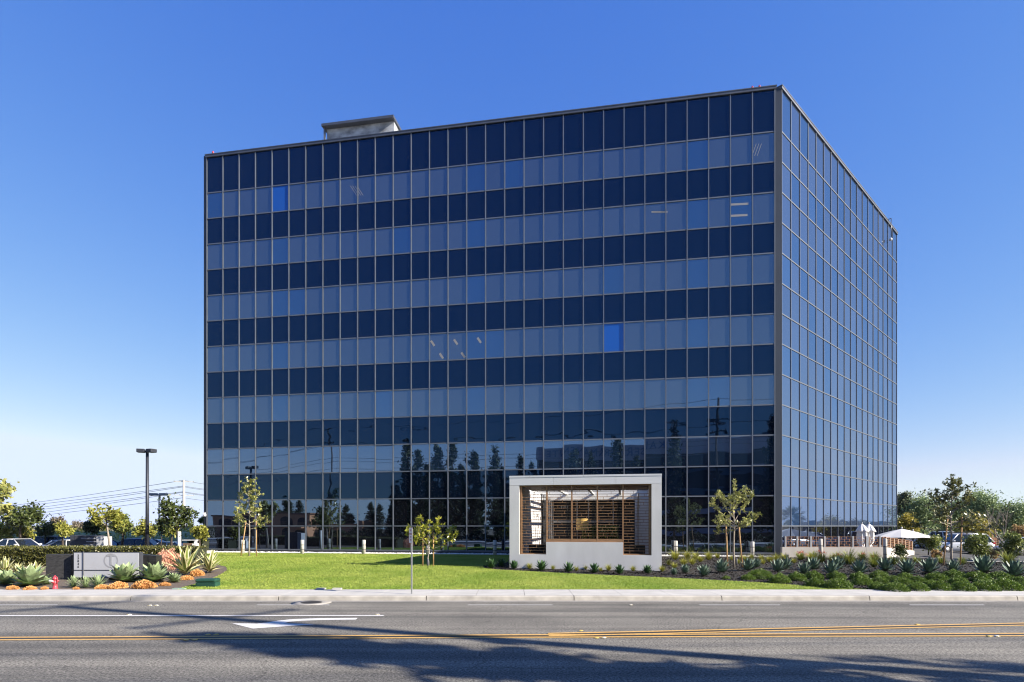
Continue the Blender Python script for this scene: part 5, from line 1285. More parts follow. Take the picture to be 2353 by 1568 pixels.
for k in range(5): z0 = zat(1263, 44.5) - e0.z; hz = (zat(1248.8, 44.5) - zat(1263, 44.5)) / 5; mb.box(q(419), q(442.6), .05, .12, z0 + k * hz + .005, z0 + (k + 1) * hz - .005)
mb.build('timber_panel', mat('grey_brown_timber', (.25, .16, .1), .8, var=.25, scale=2, stretch=(.5, 1, 6)), te)
pd = at(462, 45.0); mb = MB(); mb.bbox(-.75, .75, -.6, .6, -.2, .2, .02); tag(mb.build('concrete_pad', M_CONC, None, pd), 'flat concrete pad at the left bottom corner of the glass block', 'concrete pad')
# ------------------------------------------------------------------ terrace: wall, lattice railing, parasols
YT = 39.0; tx = lambda px, y=YT: (px - CX) / F * y
M_TW = mat('terrace_concrete', (.45, .42, .38), .85, var=.1, scale=1.2, detail=8, bump=.003, bscale=50)
ZW = zat(1257.5, YT); x0, x1 = tx(1797.5), tx(2029.5)
GA = math.atan2(.67, .74); SD = Vector((.74, .67, 0)); SN = Vector((.67, -.74, 0)); SL = 6.7; PC = Vector((x1, YT, 0))
tw = empty('terrace_wall', 'low grey concrete terrace wall with a sunlit side face, right of the glass corner', 'wall', (x0, YT, .3))
mb = MB(); xs_ = [x0, tx(1870), tx(1927.5), tx(1991), x1]
for a, b_ in zip(xs_[:-1], xs_[1:]): mb.box(a + .004, b_ - .004, YT, YT + .25, -.1, ZW)
mb.build('front_wall', M_TW, tw, (-x0, -YT, -.3))
mb = MB(); zend = zat(1266, PC.y + SD.y * SL)
pts = [PC - SN * .02 + Vector((-.002, 0.25, 0)), PC + SD * SL, PC + SD * SL - SN * .25, PC - SN * .27 + SD * .25]
a, b_ = PC + Vector((.003, .004, 0)), PC + SD * SL; c_, d_ = b_ - SN * .25, a - SN * .25 + SD * .02
mb.add([(p.x, p.y, -.2) for p in (a, b_, c_, d_)] + [(p.x, p.y, z) for p, z in ((a, ZW), (b_, zend), (c_, zend), (d_, ZW))], [(3, 2, 1, 0), (4, 5, 6, 7), (0, 1, 5, 4), (1, 2, 6, 5), (2, 3, 7, 6), (3, 0, 4, 7)])
mb.build('side_wall', mat('sunlit_terrace_concrete', (.62, .58, .52), .85, var=.06, scale=1.2), tw, (-x0, -YT, -.3))  # same wall in a paler tone: the sun on this side is put into its colour
mb = MB(); mb.prism([(x0, YT + .26), (x1, YT + .26), tuple((PC + SD * SL - SN * .3).xy), tuple((PC + SD * SL - SN * .3 + Vector((-6, 6, 0))).xy), tuple(fr(10, .2).xy), tuple(fr(0.5, .2).xy)], .3, .52); mb.build('floor', M_CONC, tw, (-x0, -YT, -.3))
rl = empty('terrace_railing', 'row of wooden lattice panels between grey posts on top of the terrace wall', 'railing', (x0, YT, ZW))
M_PANELW = mat('orange_cedar', (.34, .165, .075), .6, var=.25, scale=4, stretch=(1, 1, 5))
M_POST = mat('grey_post', (.3, .31, .33), .6, .2, var=.1)
def rail_panel(w_, h, seed):
    mb = MB(); t = .013; r = random.Random(seed)
    mb.box(0, t * 1.6, -.03, .03, 0, h); mb.box(w_ - t * 1.6, w_, -.03, .03, 0, h); mb.box(t * 1.6, w_ - t * 1.6, -.028, .028, h - t * 1.5, h); mb.box(t * 1.6, w_ - t * 1.6, -.028, .028, 0, t * 1.5)
    for k in range(1, 4): mb.box(t * 1.6, w_ - t * 1.6, -.025, .025, h * k / 4 - t * .7, h * k / 4 + t * .7)
    for k in range(4):
        a = (.18 if k % 2 else .42) + r.uniform(-.05, .05)
        for f in (a, a + .42): 
            if f < .92: mb.box(w_ * f - t * .7, w_ * f + t * .7, -.024, .024, h * k / 4 + t * .7, h * (k + 1) / 4 - t * .7)
    return mb
C55 = lambda x: (3050 + x * .27625) / 1.7407
hp_ = zat(1233.5, YT) - ZW
pan = [(357, 496), (528, 694), (727, 894), (925, 1097), (1126, 1306), (1333, 1505), (1560, 1698)]
for i, (a, b_) in enumerate(pan):
    xa, xb = tx(C55(a)), tx(C55(b_)); o = rail_panel(xb - xa, hp_ - .04, i).build('lattice_panel', M_PANELW, rl, (xa - x0, .12, .03))
for a, b_ in ((333, 352), (500, 524), (698, 723), (898, 921), (1102, 1122), (1310, 1330), (1509, 1536), (1702, 1722)):
    mb = MB(); mb.box(tx(C55(a)) - x0, tx(C55(b_)) - x0, .06, .2, .002, hp_ + .03); mb.build('post', M_POST, rl)
sr = empty('side_railing', 'sloping wooden lattice railing on the sunlit side wall of the terrace', 'railing', PC + Vector((0, 0, ZW)))
ns = 8; wq = (SL - .3) / ns
for i in range(ns):
    mb = rail_panel(wq - .12, .62, 20 + i); M = Matrix.Translation(SD * (.12 + wq * i) - SN * .1 + Vector((0, 0, (zend - ZW) * (.12 + wq * i) / SL + .04))) @ Matrix.Rotation(GA, 4, 'Z')
    mb.v = [tuple(M @ Vector(v)) for v in mb.v]; mb.build('lattice_panel', M_PANELW, sr)
    mb = MB(); q = SD * (.12 + wq * i + wq - .1) - SN * .1; mb.box(0, .08, -.05, .05, -.0, .66, 0, Matrix.Translation(q + Vector((0, 0, (zend - ZW) * (.12 + wq * (i + 1)) / SL + .01))) @ Matrix.Rotation(GA, 4, 'Z')); mb.build('post', mat('pale_timber', (.5, .36, .24), .7), sr)
M_CANV = mat('white_canvas', (.74, .73, .72), .8, var=.03)
M_RIB = mat('grey_metal_rib', (.25, .26, .27), .5, .5)
def open_parasol(label, loc, R_, h, drop, rz):
    t = empty('open_parasol', label, 'parasol', loc, rz, 'white parasols on the terrace')
    mb = MB(); n = 8; V = [(0, 0, h)]
    rings = 4
    for r_ in range(1, rings + 1):
        f = r_ / rings
        for k in range(16):
            a = 2 * PI * k / 16; rr_ = R_ * f * (1 if k % 2 == 0 else .93); V.append((rr_ * math.cos(a), rr_ * math.sin(a), h - drop * f ** 1.15 - (0.03 * f if k % 2 else 0)))
    F_ = [(0, 1 + k, 1 + (k + 1) % 16) for k in range(16)]
    for r_ in range(rings - 1):
        for k in range(16): a = 1 + r_ * 16; F_.append((a + k, a + 16 + k, a + 16 + (k + 1) % 16, a + (k + 1) % 16))
    mb.add(V, F_); mb.add([(x, y, z - .012) for x, y, z in V], [f[::-1] for f in F_]); mb.build('canopy', M_CANV, t)
    for k in range(8):
        mb = MB(); a = 2 * PI * k / 8; mb.tube([(0, 0, h - .1), (R_ * .98 * math.cos(a), R_ * .98 * math.sin(a), h - drop - .03)], .018, 5); mb.tube([(.03 * math.cos(a), .03 * math.sin(a), h - drop - .25), (R_ * .45 * math.cos(a), R_ * .45 * math.sin(a), h - drop * .45 - .06)], .014, 5); mb.build('rib', M_RIB, t)
    mb = MB(); mb.tube([(0, 0, 0), (0, 0, h + .05)], .04, 8); mb.build('pole', M_RIB, t)
    mb = MB(); mb.sphere((0, 0, h + .09), .06, 8); mb.build('finial', M_CANV, t)
    return t
zf = .52
p = at(2072, 46, zf); open_parasol('larger open white parasol above the end of the terrace', p, 63 / F * 46, zat(1215.5, 46) - zf, .62, .2)
p = at(2098, 48.5, zf); open_parasol('second open white parasol just behind the larger one, further right', p, 42 / F * 48.5, zat(1221, 48.5) - zf, .5, .5)
p = at(1912, 44, zf); 
def closed_parasol(label, loc, h):
    t = empty('closed_parasol', label, 'parasol', loc, 0, 'white parasols on the terrace'); mb = MB(); n = 28; prof = [(.02, h), (.07, h - .06), (.2, h - .18), (.34, h - .42), (.37, h - .5), (.27, h - .56), (.3, h - 1.0), (.26, h - 1.25), (.14, h - 1.42), (.17, h - 1.5), (.24, h - 1.7)]
    vs, fs = [], []
    for r, z in prof:
        for k in range(n): a = 2 * PI * k / n; q = r * (1 + .16 * math.cos(7 * a + z * 2)); vs.append((q * math.cos(a), q * math.sin(a), z + (.05 * math.cos(7 * a) if r > .3 else 0)))
    for i in range(len(prof) - 1):
        for k in range(n): fs.append((i * n + k, (i + 1) * n + k, (i + 1) * n + (k + 1) % n, i * n + (k + 1) % n))
    mb.add(vs, fs, 0, True); mb.build('canopy', M_CANV, t)
    mb = MB(); mb.tube([(0, 0, 0), (0, 0, h + .03)], .035, 8); mb.sphere((0, 0, h + .05), .05, 8); mb.build('pole', M_RIB, t)
    mb = MB(); mb.lathe([(.26, 0), (.3, .04), (.3, .28), (.2, .34), (.06, .36)], 20); mb.build('base', M_CANV, t)
    mb = MB(); mb.lathe([(.285, h - 1.0), (.3, h - 1.02), (.3, h - 1.06), (.285, h - 1.08)], 20); mb.build('strap', M_CANV, t)
closed_parasol('folded white parasol on the terrace, left one of the pair', at(1980.5, 40.6, zf), zat(1203.5, 40.6) - zf)
closed_parasol('folded white parasol on the terrace, right one of the pair', at(1997, 40.9, zf), zat(1203.5, 40.9) - zf)
# orange timber screen in the right car park
p = at(2275, 52); t = empty('timber_screen', 'orange-brown timber lattice screen behind the shrubs at the right', 'screen', p); u = 52 / F
mb = MB(); 
for k in range(9): mb.box(-15 * u + k * 4 * u, -15 * u + k * 4 * u + .07, 0, .06, 0, 36 * u + (.3 if k % 2 else 0))
for k in range(9): mb.box(-15 * u, 18 * u, -.03, -.001, .1 + k * 4 * u, .1 + k * 4 * u + 2.2 * u)
mb.build('slats', M_PANELW, t)
mb = MB(); mb.box(-16 * u, -15.2 * u, -.06, .12, 0, 37 * u); mb.box(18.2 * u, 19 * u, -.06, .12, 0, 37 * u); mb.build('posts', M_STAKE, t)
# ------------------------------------------------------------------ cars
M_TYRE = mat('tyre_rubber', (.02, .02, .02), .9, var=.1); M_RIM = mat('alloy_rim', (.5, .5, .52), .35, .8, var=.05)
M_CGL = glassmat('car_glass', (.012, .016, .022), 1.6, .0, 1)
M_TAIL = mat('red_lens', (.45, .01, .02), .2, var=.05); M_HEAD = mat('clear_lens', (.7, .7, .72), .15, var=.05); M_TRIM = mat('black_trim', (.02, .02, .02), .6)
def paint(n, c): return mat(n, c, .22, .15, var=.02, spec=.6)
def car(label, loc, rz, pm, kind='sedan', group='parked cars at the left', sc=1.0):
    """length along x, front towards -x"""
    t = empty('parked_car', label, 'car', loc, rz, group, sc)
    L, W = {'sedan': (4.7, 1.82), 'suv': (4.75, 1.9), 'wagon': (4.8, 1.86), 'pickup': (5.6, 1.95)}[kind]
    H = {'sedan': 1.45, 'suv': 1.72, 'wagon': 1.55, 'pickup': 1.85}[kind]
    belt = {'sedan': .92, 'suv': 1.05, 'wagon': .98, 'pickup': 1.1}[kind]
    # body stations: x, half width, bottom z, top z
    if kind == 'sedan': st = [(-2.35, .62, .38, .62), (-2.25, .78, .28, .7), (-1.9, .88, .2, .76), (-1.0, .91, .19, .86), (-.75, .91, .19, .9), (.3, .91, .19, belt), (1.3, .91, .19, .95), (1.75, .9, .2, .97), (2.15, .86, .26, .93), (2.33, .72, .36, .85)]
    elif kind == 'pickup': st = [(-2.8, .75, .5, .85), (-2.7, .9, .42, 1.0), (-2.2, .96, .34, 1.06), (-1.2, .97, .32, 1.1), (0, .97, .32, belt), (.7, .97, .32, belt + .02), (.75, .97, .34, 1.16), (1.6, .97, .34, 1.16), (2.5, .96, .4, 1.16), (2.78, .94, .48, 1.15)]
    else: st = [(-L / 2, .65, .42, .72), (-L / 2 + .12, .82, .32, .86), (-1.85, .92, .24, .95), (-1.0, .94, .22, 1.02), (-.6, .94, .22, belt), (.5, .94, .22, belt + .02), (1.5, .94, .22, belt + .03), (2.0, .92, .26, belt + .02), (L / 2 - .06, .86, .32, belt), (L / 2, .78, .4, belt - .1)]
    mb = MB(); prof = [(.0, 0, 0), (.8, 0, 0), (.97, .12, 0), (1, .45, 0), (.99, .75, 0), (.93, .95, 0), (.82, 1, 0), (0, 1, 0)]
    V, n = [], len(prof) * 2 - 2
    for x, hw, zb, zt in st:
        ring = [(hw * a, zb + (zt - zb) * b_) for a, b_, _ in prof]; ring = ring + [(-a, z) for a, z in ring[-2:0:-1]]
        V += [(x, a, z) for a, z in ring]
    Fs = [(i * n + k, i * n + (k + 1) % n, (i + 1) * n + (k + 1) % n, (i + 1) * n + k) for i in range(len(st) - 1) for k in range(n)] + [list(range(n))[::-1], [(len(st) - 1) * n + k for k in range(n)]]
    mb.add(V, Fs, 0, True)
    # cabin: x at belt front/rear, x at roof front/rear
    xb0, xr0, xr1, xb1 = {'sedan': (-1.05, -.25, .85, 1.75), 'suv': (-1.15, -.45, 1.75, 2.25), 'wagon': (-1.15, -.35, 1.6, 2.2), 'pickup': (-1.25, -.6, .45, .7)}[kind]
    hb, hr = W / 2 - .07, W / 2 - .24; zb_, zr = belt - .05, H - .05
    # roof panel
    mb.add([(xr0, -hr, zr), (xr1, -hr, zr), (xr1, hr, zr), (xr0, hr, zr), (xr0 + .15, -hr * .75, H), (xr1 - .2, -hr * .75, H), (xr1 - .2, hr * .75, H), (xr0 + .15, hr * .75, H)], [(4, 5, 6, 7), (0, 1, 5, 4), (1, 2, 6, 5), (2, 3, 7, 6), (3, 0, 4, 7)], 0, True)
    for s in (-1, 1):
        mid = (xb0 + xb1) / 2 * .55 + (xr0 + xr1) / 2 * .45
        for a, b_ in (((xb0, hb * s, zb_), (xr0, hr * s, zr)), ((xb1, hb * s, zb_), (xr1, hr * s, zr)), ((mid, hb * s, zb_), (mid, hr * s, zr))) + ((((xb1 - .85, hb * s, zb_), (xr1 - .35, hr * s, zr)),) if kind in ('suv', 'wagon') else ()):
            mb.tube([a, b_], .045, 5)
        mb.tube([(xr0, hr * s, zr), (xr1, hr * s, zr)], .04, 5)
    mb.build('body', pm, t)
    def q(name, pts):
        m = MB(); m.add(pts, [(0, 1, 2, 3)]); c = sum((Vector(p) for p in pts), Vector()) / 4; ins = Vector((c.x * .02, 0, 0)); m.add([(p[0] * .97, p[1] * .97, p[2] - .01) for p in pts], [(3, 2, 1, 0)]); return m.build(name, M_CGL, t)
    q('windscreen', [(xb0, -hb, zb_), (xr0, -hr, zr), (xr0, hr, zr), (xb0, hb, zb_)]); q('rear_window', [(xb1, hb, zb_), (xr1, hr, zr), (xr1, -hr, zr), (xb1, -hb, zb_)])
    for s in (-1, 1): q('side_window', [(xb0, hb * s, zb_), (xb1, hb * s, zb_), (xr1, hr * s, zr), (xr0, hr * s, zr)])
    R_ = .33 if kind in ('sedan', 'wagon') else .37; wx_ = (-L / 2 + .9, L / 2 - .95)
    for x in wx_:
        for s in (-1, 1):
            M = Matrix.Translation((x, s * (W / 2 - .12), R_)) @ Matrix.Rotation(PI / 2, 4, 'X'); m = MB(); m.lathe([(R_ * .62, -.11), (R_ * .95, -.11), (R_, -.07), (R_, .07), (R_ * .95, .11), (R_ * .62, .11)], 20, 0, M); wh = m.build('wheel', M_TYRE, t)
            m = MB(); m.lathe([(R_ * .6, -.118), (R_ * .6, .118)], 16, 0, M); m.build('rim', M_RIM, wh)
    zh = st[1][3] - .1; zt_ = st[-2][3] - .12
    for s in (-1, 1):
        m = MB(); m.bbox(-L / 2 + .02, -L / 2 + .3, s * W * .33 - .2, s * W * .33 + .2, zh - .1, zh + .04, .03); m.build('headlight', M_HEAD, t)
        m = MB(); m.bbox(L / 2 - .32, L / 2 - .0, s * W * .37 - .17, s * W * .37 + .17, zt_ - .08, zt_ + .07, .03); m.build('taillight', M_TAIL, t)
        m = MB(); m.bbox(xb0 + .12, xb0 + .28, s * (W / 2 + .08) - .1, s * (W / 2 + .08) + .1, belt - .02, belt + .12, .03); m.build('mirror', pm, t)
    m = MB(); m.bbox(-L / 2 - .02, -L / 2 + .1, -.6, .6, .32, .46, .02); m.bbox(L / 2 - .1, L / 2 + .02, -.6, .6, .36, .48, .02); m.build('bumper', M_TRIM, t)
    if kind in ('suv', 'wagon'):
        for s in (-1, 1): m = MB(); m.tube([(xr0 + .2, s * hr * .9, H + .02), (xr1 - .2, s * hr * .9, H + .02)], .025, 6); m.build('roof_rail', M_RIM, t)
    return t
def cp(px, roof, H, zg=-.27): y = (EYE - zg - H) * F / (roof - HY); return at(px, y, zg)
p = at(46, 49.5); car('white sedan at the far left of the car park, rear light showing', p, PI - .25, paint('white_car_paint', (.75, .75, .75)))
p = cp(102, 1232.8, 1.72); car('dark blue estate-type car with roof rails behind the white sedan', p, .2, paint('navy_car_paint', (.025, .05, .13)), 'suv')
p = at(140, 55); car('blue-grey sedan between the white sedan and the directory sign', p, -.1, paint('steel_blue_paint', (.12, .17, .3)))
p = at(166, 52.5); car('white sedan half hidden by the directory sign, red rear light showing', p, PI + .5, paint('white_car_paint', (.75, .75, .75)))
p = at(243, 54); car('black sedan just right of the directory sign', p, PI, paint('black_car_paint', (.012, .013, .018)))
p = cp(302, 1238.5, 1.55); car('dark blue estate car between the pale trunk and the black lamp post', p, .15, paint('deep_blue_paint', (.02, .045, .11)), 'wagon')
p = at(345, 58); car('dark sedan behind the black lamp post', p, .1, paint('black_car_paint', (.012, .013, .018)))
p = cp(382, 1246.5, 1.4); car('dark blue sedan beside the white-painted tree trunk', p, .12, paint('blue_car_paint', (.018, .04, .1)))
G2 = 'parked cars at the right'
p = at(2168, 58, .08); car('white pickup truck with its tailgate towards us, under the parasol', p, -1.25, paint('white_car_paint', (.75, .75, .75)), 'pickup', G2)
p = at(2203, 52, .08); car('white estate-type car behind the tallest staked tree', p, -.12, paint('silver_white_paint', (.68, .69, .71)), 'suv', G2)
p = at(2360, 50, .08); car('silver car cut off by the right picture edge', p, .1, paint('silver_white_paint', (.68, .69, .71)), 'sedan', G2)
# ------------------------------------------------------------------ this side of the road: what the glass mirrors and what throws shadows on the road
def real(px, y):
    """x of the point at distance y whose mirror image in the long glass front shows at px"""
    lo_, hi_ = -200.0, 200.0
    def vpx(x):
        R_ = Vector((x, y, 0)); V = R_ - NL * 2 * ((R_ - CL).dot(NL)); return CX + F * V.x / V.y, V.y
    for _ in range(60):
        m = (lo_ + hi_) / 2
        if vpx(m)[0] < px: lo_ = m
        else: hi_ = m
    return m, vpx(m)[1]
def mirrored(px, y, py):
    x, vy = real(px, y); return Vector((x, y, .0)), EYE + (HY - py) / F * vy
L_CON = leafmat('conifer_needle', (0.012, 0.025, 0.008), (0.06, 0.085, 0.02), .6, .15)
def conifer_mesh(seed, wide, n=2600, gaps=.3):
    rg = np.random.default_rng(seed); C = []; lim = []
    for z in np.linspace(.16, .99, 24):
        w_ = wide * (1 - z) ** .7 * (.55 + .6 * rg.random()) + .012
        if rg.random() < gaps * .5: continue
        for k in range(rg.integers(3, 6)):
            a = rg.random() * 6.28; e = np.array([w_ * math.cos(a), w_ * math.sin(a), z + .03 * rg.normal()]); lim.append((z, e)); m = int(n / 90)
            t = rg.random((m, 1)) ** .6; C.append(np.array([0, 0, z - .03]) * (1 - t) + e * t + rg.normal(size=(m, 3)) * .018 * (1, 1, .8))
    C = np.concatenate(C); V = leaf_verts(C, .034 * (.6 + .9 * rg.random(len(C))), rg, .4)
    mb = MB(); mb.tube([(0, 0, -.01), (.004, 0, .4), (0, .004, .98)], [.014, .009, .002], 7)
    for z, e in lim: mb.tube([(0, 0, z - .03), tuple(e * .8 + np.array([0, 0, (z - .03)]) * .2)], [.004, .0015], 4, 0, False)
    return fast_mesh('crown', V, 4, L_CON), mb
CON = [conifer_mesh(1, .15), conifer_mesh(2, .19), conifer_mesh(3, .12), conifer_mesh(4, .2, 3200, .1), conifer_mesh(5, .17, 9000, .0)]
protos = []
for me, mb in CON:
    o = mb.build('trunk', M_BARKD); protos.append((me, o.data)); bpy.data.objects.remove(o)
def conifer(label, px, y, top, k, wide=1.0, group='tall conifers mirrored in the glass'):
    p, h = mirrored(px, y, top); t = empty('conifer_tree', label, 'tree', p, px, group, 1.0); t.scale = (h * wide, h * wide, h)
    link('trunk', protos[k][1], t); link('crown', protos[k][0], t); return t
cl_ = [(935, -6, 1018, 2, 1.0), (965, -9, 1034, 0, 1), (1006, -7, 1026, 2, 1.1), (1040, -8, 1022, 0, .9), (1083, -11, 1040, 2, 1), (1135, -7, 1036, 1, .95), (1196, -12, 1050, 2, .8), (1222, -14, 1062, 2, .8)]
for i, (px, y, tp, k, w_) in enumerate(cl_): conifer(f'tall conifer mirrored in the glass left of the pavilion, {ordn(i)} of eight', px, y, tp, k, w_)
for i, (px, y, tp, k, w_) in enumerate(((1318, -9, 1036, 2, 1), (1362, -13, 1040, 3, .7), (1415, -9, 1006, 3, .8), (1462, -12, 1040, 0, .9))): conifer(f'dark conifer mirrored above the white pavilion roof, {ordn(i)} of four from the left', px, y, tp, k, w_)
conifer('tallest dark conifer mirrored right of the white pavilion', 1550, -4, 982, 1, .8)
for i, (px, y, tp) in enumerate(((656, -30, 1150), (680, -32, 1150), (735, -40, 1165), (797, -34, 1160), (850, -30, 1162), (872, -34, 1168), (640, -60, 1172))): conifer(f'low conifer mirrored in the lower left panes, {ordn(i)} of seven', px, y, tp, 3, 1.5)
for i, (px, tp) in enumerate(((905, 1120), (928, 1075), (950, 1095), (985, 1070), (1022, 1085), (1060, 1078), (1100, 1090), (1150, 1080), (1168, 1105))): conifer(f'second-row conifer in the dense mirrored clump left of the pavilion, {ordn(i)} of nine', px, -19 - i % 3 * 3, tp, 4, .95)
for i in range(9): conifer(f'dark bushy tree mirrored low in the panes left of the pavilion, {ordn(i)} of nine', 760 + 48 * i, -16 - (i * 5) % 7, 1185 - (i * 7) % 13, 3, 2.6, 'bushy trees mirrored in the ground-floor panes')
# broad trees at the near kerb throwing the big shadows
def shade_tree(label, x, y, h, r, seed, n=2400, zc=.7, cat='tree'):
    t = empty('street_tree', label, cat, (x, y, .1), 0, 'trees on the near side of the road'); rg = np.random.default_rng(seed); rr_ = random.Random(seed)
    E = [(0, 0, h * zc, r * .8, r * .8, h * (1 - zc) * .9)] + [(rr_.uniform(-.7, .7) * r, rr_.uniform(-.7, .7) * r, h * (zc + rr_.uniform(-.14, .14)), r * .45, r * .45, h * .14) for _ in range(6)]
    P, Cn = clump_pts(E, n, rg, .4, 40, .5); mb = MB(); trunk = [(rr_.uniform(-.1, .1), rr_.uniform(-.1, .1), h * zc * k / 4) for k in range(5)]; trunk[0] = (0, 0, -.1)
    limbs(mb, None, trunk, [tuple(Cn[i]) for i in rg.choice(len(Cn), 14, replace=False)], .2, rr_); mb.build('trunk', M_BARKD, t)
    link('crown', fast_mesh('crown', leaf_verts(P, .3 * (.6 + .8 * rg.random(len(P))), rg, .5), 4, L_DK), t)
# utility poles with lines, mirrored as dark bent poles
M_WPOLE = mat('brown_pole', (.07, .05, .04), .9, var=.2)
pa, ha = mirrored(757, -4, 981); pb, hb_ = mirrored(1650, -2, 917)
utility_pole('dark utility pole mirrored in the left part of the glass', pa, ha, M_WPOLE, .1, (0, 2.2), 1.2, .2)
utility_pole('dark utility pole mirrored in the glass near the corner', pb, hb_, M_WPOLE, .1, (2.6, 4.2), 1.2, .22)
pe = Vector((-95, -10, 0)); pf = Vector((70, 3, 0))
k = 0
for dz, dx in ((.15, 0), (3.0, -1.0), (3.0, 1.0), (5.4, 0), (6.0, .4), (7.2, .3)):
    for a, b_, sg_ in ((pa + Vector((dx, 0, ha - dz)), pb + Vector((dx, 0, hb_ - dz)), .9), (pe + Vector((0, dx, ha - dz - 1)), pa + Vector((dx, 0, ha - dz)), 1.2), (pb + Vector((dx, 0, hb_ - dz)), pf + Vector((0, dx, hb_ - dz)), .8)):
        seg = ('between the two mirrored poles', 'left of both mirrored poles', 'right of both mirrored poles')[k % 3]
        wire(f'dark power line mirrored in the glass {seg}, {ordn(k // 3)} from the top', a, b_, sg_, .03, 'power lines on the near side'); k += 1
# the tall pole whose long shadow crosses the road
SHD = Vector((math.sin(SUN_AZ), math.cos(SUN_AZ), 0))
q0 = Vector((6.2, 10.5, 0)); base_p = q0 + SHD * 19
utility_pole('tall dark pole whose shadow lies slanting across the road', base_p, 22.5, M_WPOLE, .9, (0, 3.5), 2.2, .34)
for i, (px, py, h, k, w_) in enumerate(((480, 1463, 15.5, 4, .9), (2020, 1517, 11.5, 1, .7))):
    tip = Vector(rp(px, py) + (0,)); b_ = tip + SHD * (h / math.tan(SUN_EL))
    t = empty('conifer_tree', ('broad conifer on the near side whose shadow fills the middle of the road', 'slim conifer on the near side whose shadow tip lies at the bottom right')[i], 'tree', b_, i, 'conifers shading the road'); t.scale = (h * w_, h * w_, h)
    link('trunk', protos[k][1], t); link('crown', protos[k][0], t)
# buildings opposite
def block(name, label, loc, rz): return empty(name, label, 'building', loc, rz)
xt0, vy = real(492, -11); xt1, _ = real(725, -11)
tb_ = block('apartment_building', 'tan stucco apartment building with arched balconies, mirrored in the lower left panes', (xt0, -11, 0), 0)
M_TAN = mat('tan_stucco', (.66, .33, .17), .9, var=.08, scale=.6); Wt = xt1 - xt0; ht = EYE + (HY - 1184) / F * vy
mb = MB(); mb.box(0, Wt * .42, -8, -.0, 0, ht * .97); mb.box(Wt * .42 + .01, Wt * .62, -8, -2.5, 0, ht * 1.0); mb.box(Wt * .62 + .02, Wt * .94, -8, .4, 0, ht * 1.02); mb.box(Wt * .94 + .03, Wt * 1.3, -9, -4, 0, ht * .7); mb.build('wall', M_TAN, tb_)
mb = MB(); mb.box(-.2, Wt * .42, -8.2, .25, ht * .97 + .003, ht * 1.03); mb.box(Wt * .62 - .1, Wt * .95, -8.2, .65, ht * 1.02 + .003, ht * 1.08); mb.build('roof', mat('brown_roof', (.25, .13, .08), .9), tb_)
for fx in (.06, .16, .3, .68, .82):
    for lv in (0, 1):
        yy = .4 if fx > .6 else 0; z0 = ht * (.06 + .48 * lv); w_ = Wt * .09
        mb = MB(); n = 10; pts = [(-w_ / 2, 0), (w_ / 2, 0), (w_ / 2, ht * .25)] + [(w_ / 2 * math.cos(PI * k / n), ht * .25 + w_ / 2 * .5 * math.sin(PI * k / n)) for k in range(1, n)] + [(-w_ / 2, ht * .25)]
        mb.add([(Wt * fx + a + w_ / 2, yy + .012, z0 + z) for a, z in pts], [list(range(len(pts)))[::-1]]); mb.build('window', M_DARK, tb_)
        mb = MB(); mb.box(Wt * fx - .1, Wt * fx + w_ + .1, yy + .02, yy + 1.0, z0 - .15, z0 + .05)
        for j in range(4): mb.box(Wt * fx - .05, Wt * fx + w_ + .05, yy + .94, yy + .98, z0 + .2 + .2 * j, z0 + .23 + .2 * j)
        mb.build('balcony', M_TAN, tb_)
def verge(px0, px1, y, h, n, seed):
    a, _ = real(px0, y); b_, _ = real(px1, y); rg = np.random.default_rng(seed); X = a + rg.random(n) * (b_ - a)
    Hh = h * (.7 + .2 * np.sin(X * .9) + .15 * np.sin(X * 2.3)); C = np.stack([X, y + rg.random(n) * 1.6, Hh * (1 - rg.random(n) ** 1.4)], 1)
    return struct(link('roadside_shrubs', fast_mesh('roadside_shrubs', leaf_verts(C, .3 * (.6 + .8 * rg.random(n)), rg, .5), 4, L_CON)), 'stuff')
verge(735, 1240, -7, 2.3, 9000, 1); verge(1240, 1800, -7, 1.9, 7000, 2); verge(300, 500, -8, 2.6, 3000, 3)
xo0, vy = real(1236, -45); xo1, _ = real(1810, -45); Wo = xo1 - xo0; ho = EYE + (HY - 1026) / F * vy
ob = block('office_block', 'dark office block with pale bands and blue roof lettering, mirrored above the pavilion', (xo0, -45, 0), 0)
mb = MB(); mb.box(0, Wo * 1.1, -25, 0, 0, ho); mb.build('glass_wall', mat('dark_ribbon_glass', (.012, .012, .014), .25, var=.2, scale=.3), ob)
M_BAND = mat('grey_band', (.38, .38, .42), .8, var=.05)
for k in range(5): mb = MB(); z = ho * (.2 * k + .05); mb.box(-.1, Wo * 1.1 + .1, .003, .35, z, z + ho * .05); mb.build('pale_band', M_BAND, ob)
mb = MB(); mb.box(-.15, Wo * 1.1 + .15, .003, .4, ho * .86, ho * 1.0); mb.build('parapet', M_BAND, ob)
Mx = Matrix.Translation((Wo * .3, .43, ho * .93)) @ Matrix.Rotation(PI, 4, 'Z') @ Matrix.Rotation(PI / 2, 4, 'X')
text('roof_lettering', 'KAISER PERMANENTE', 2.2, mat('blue_lettering', (.03, .12, .28), .5, var=0), ob, Mx, .05, 'CENTER', 1.25)
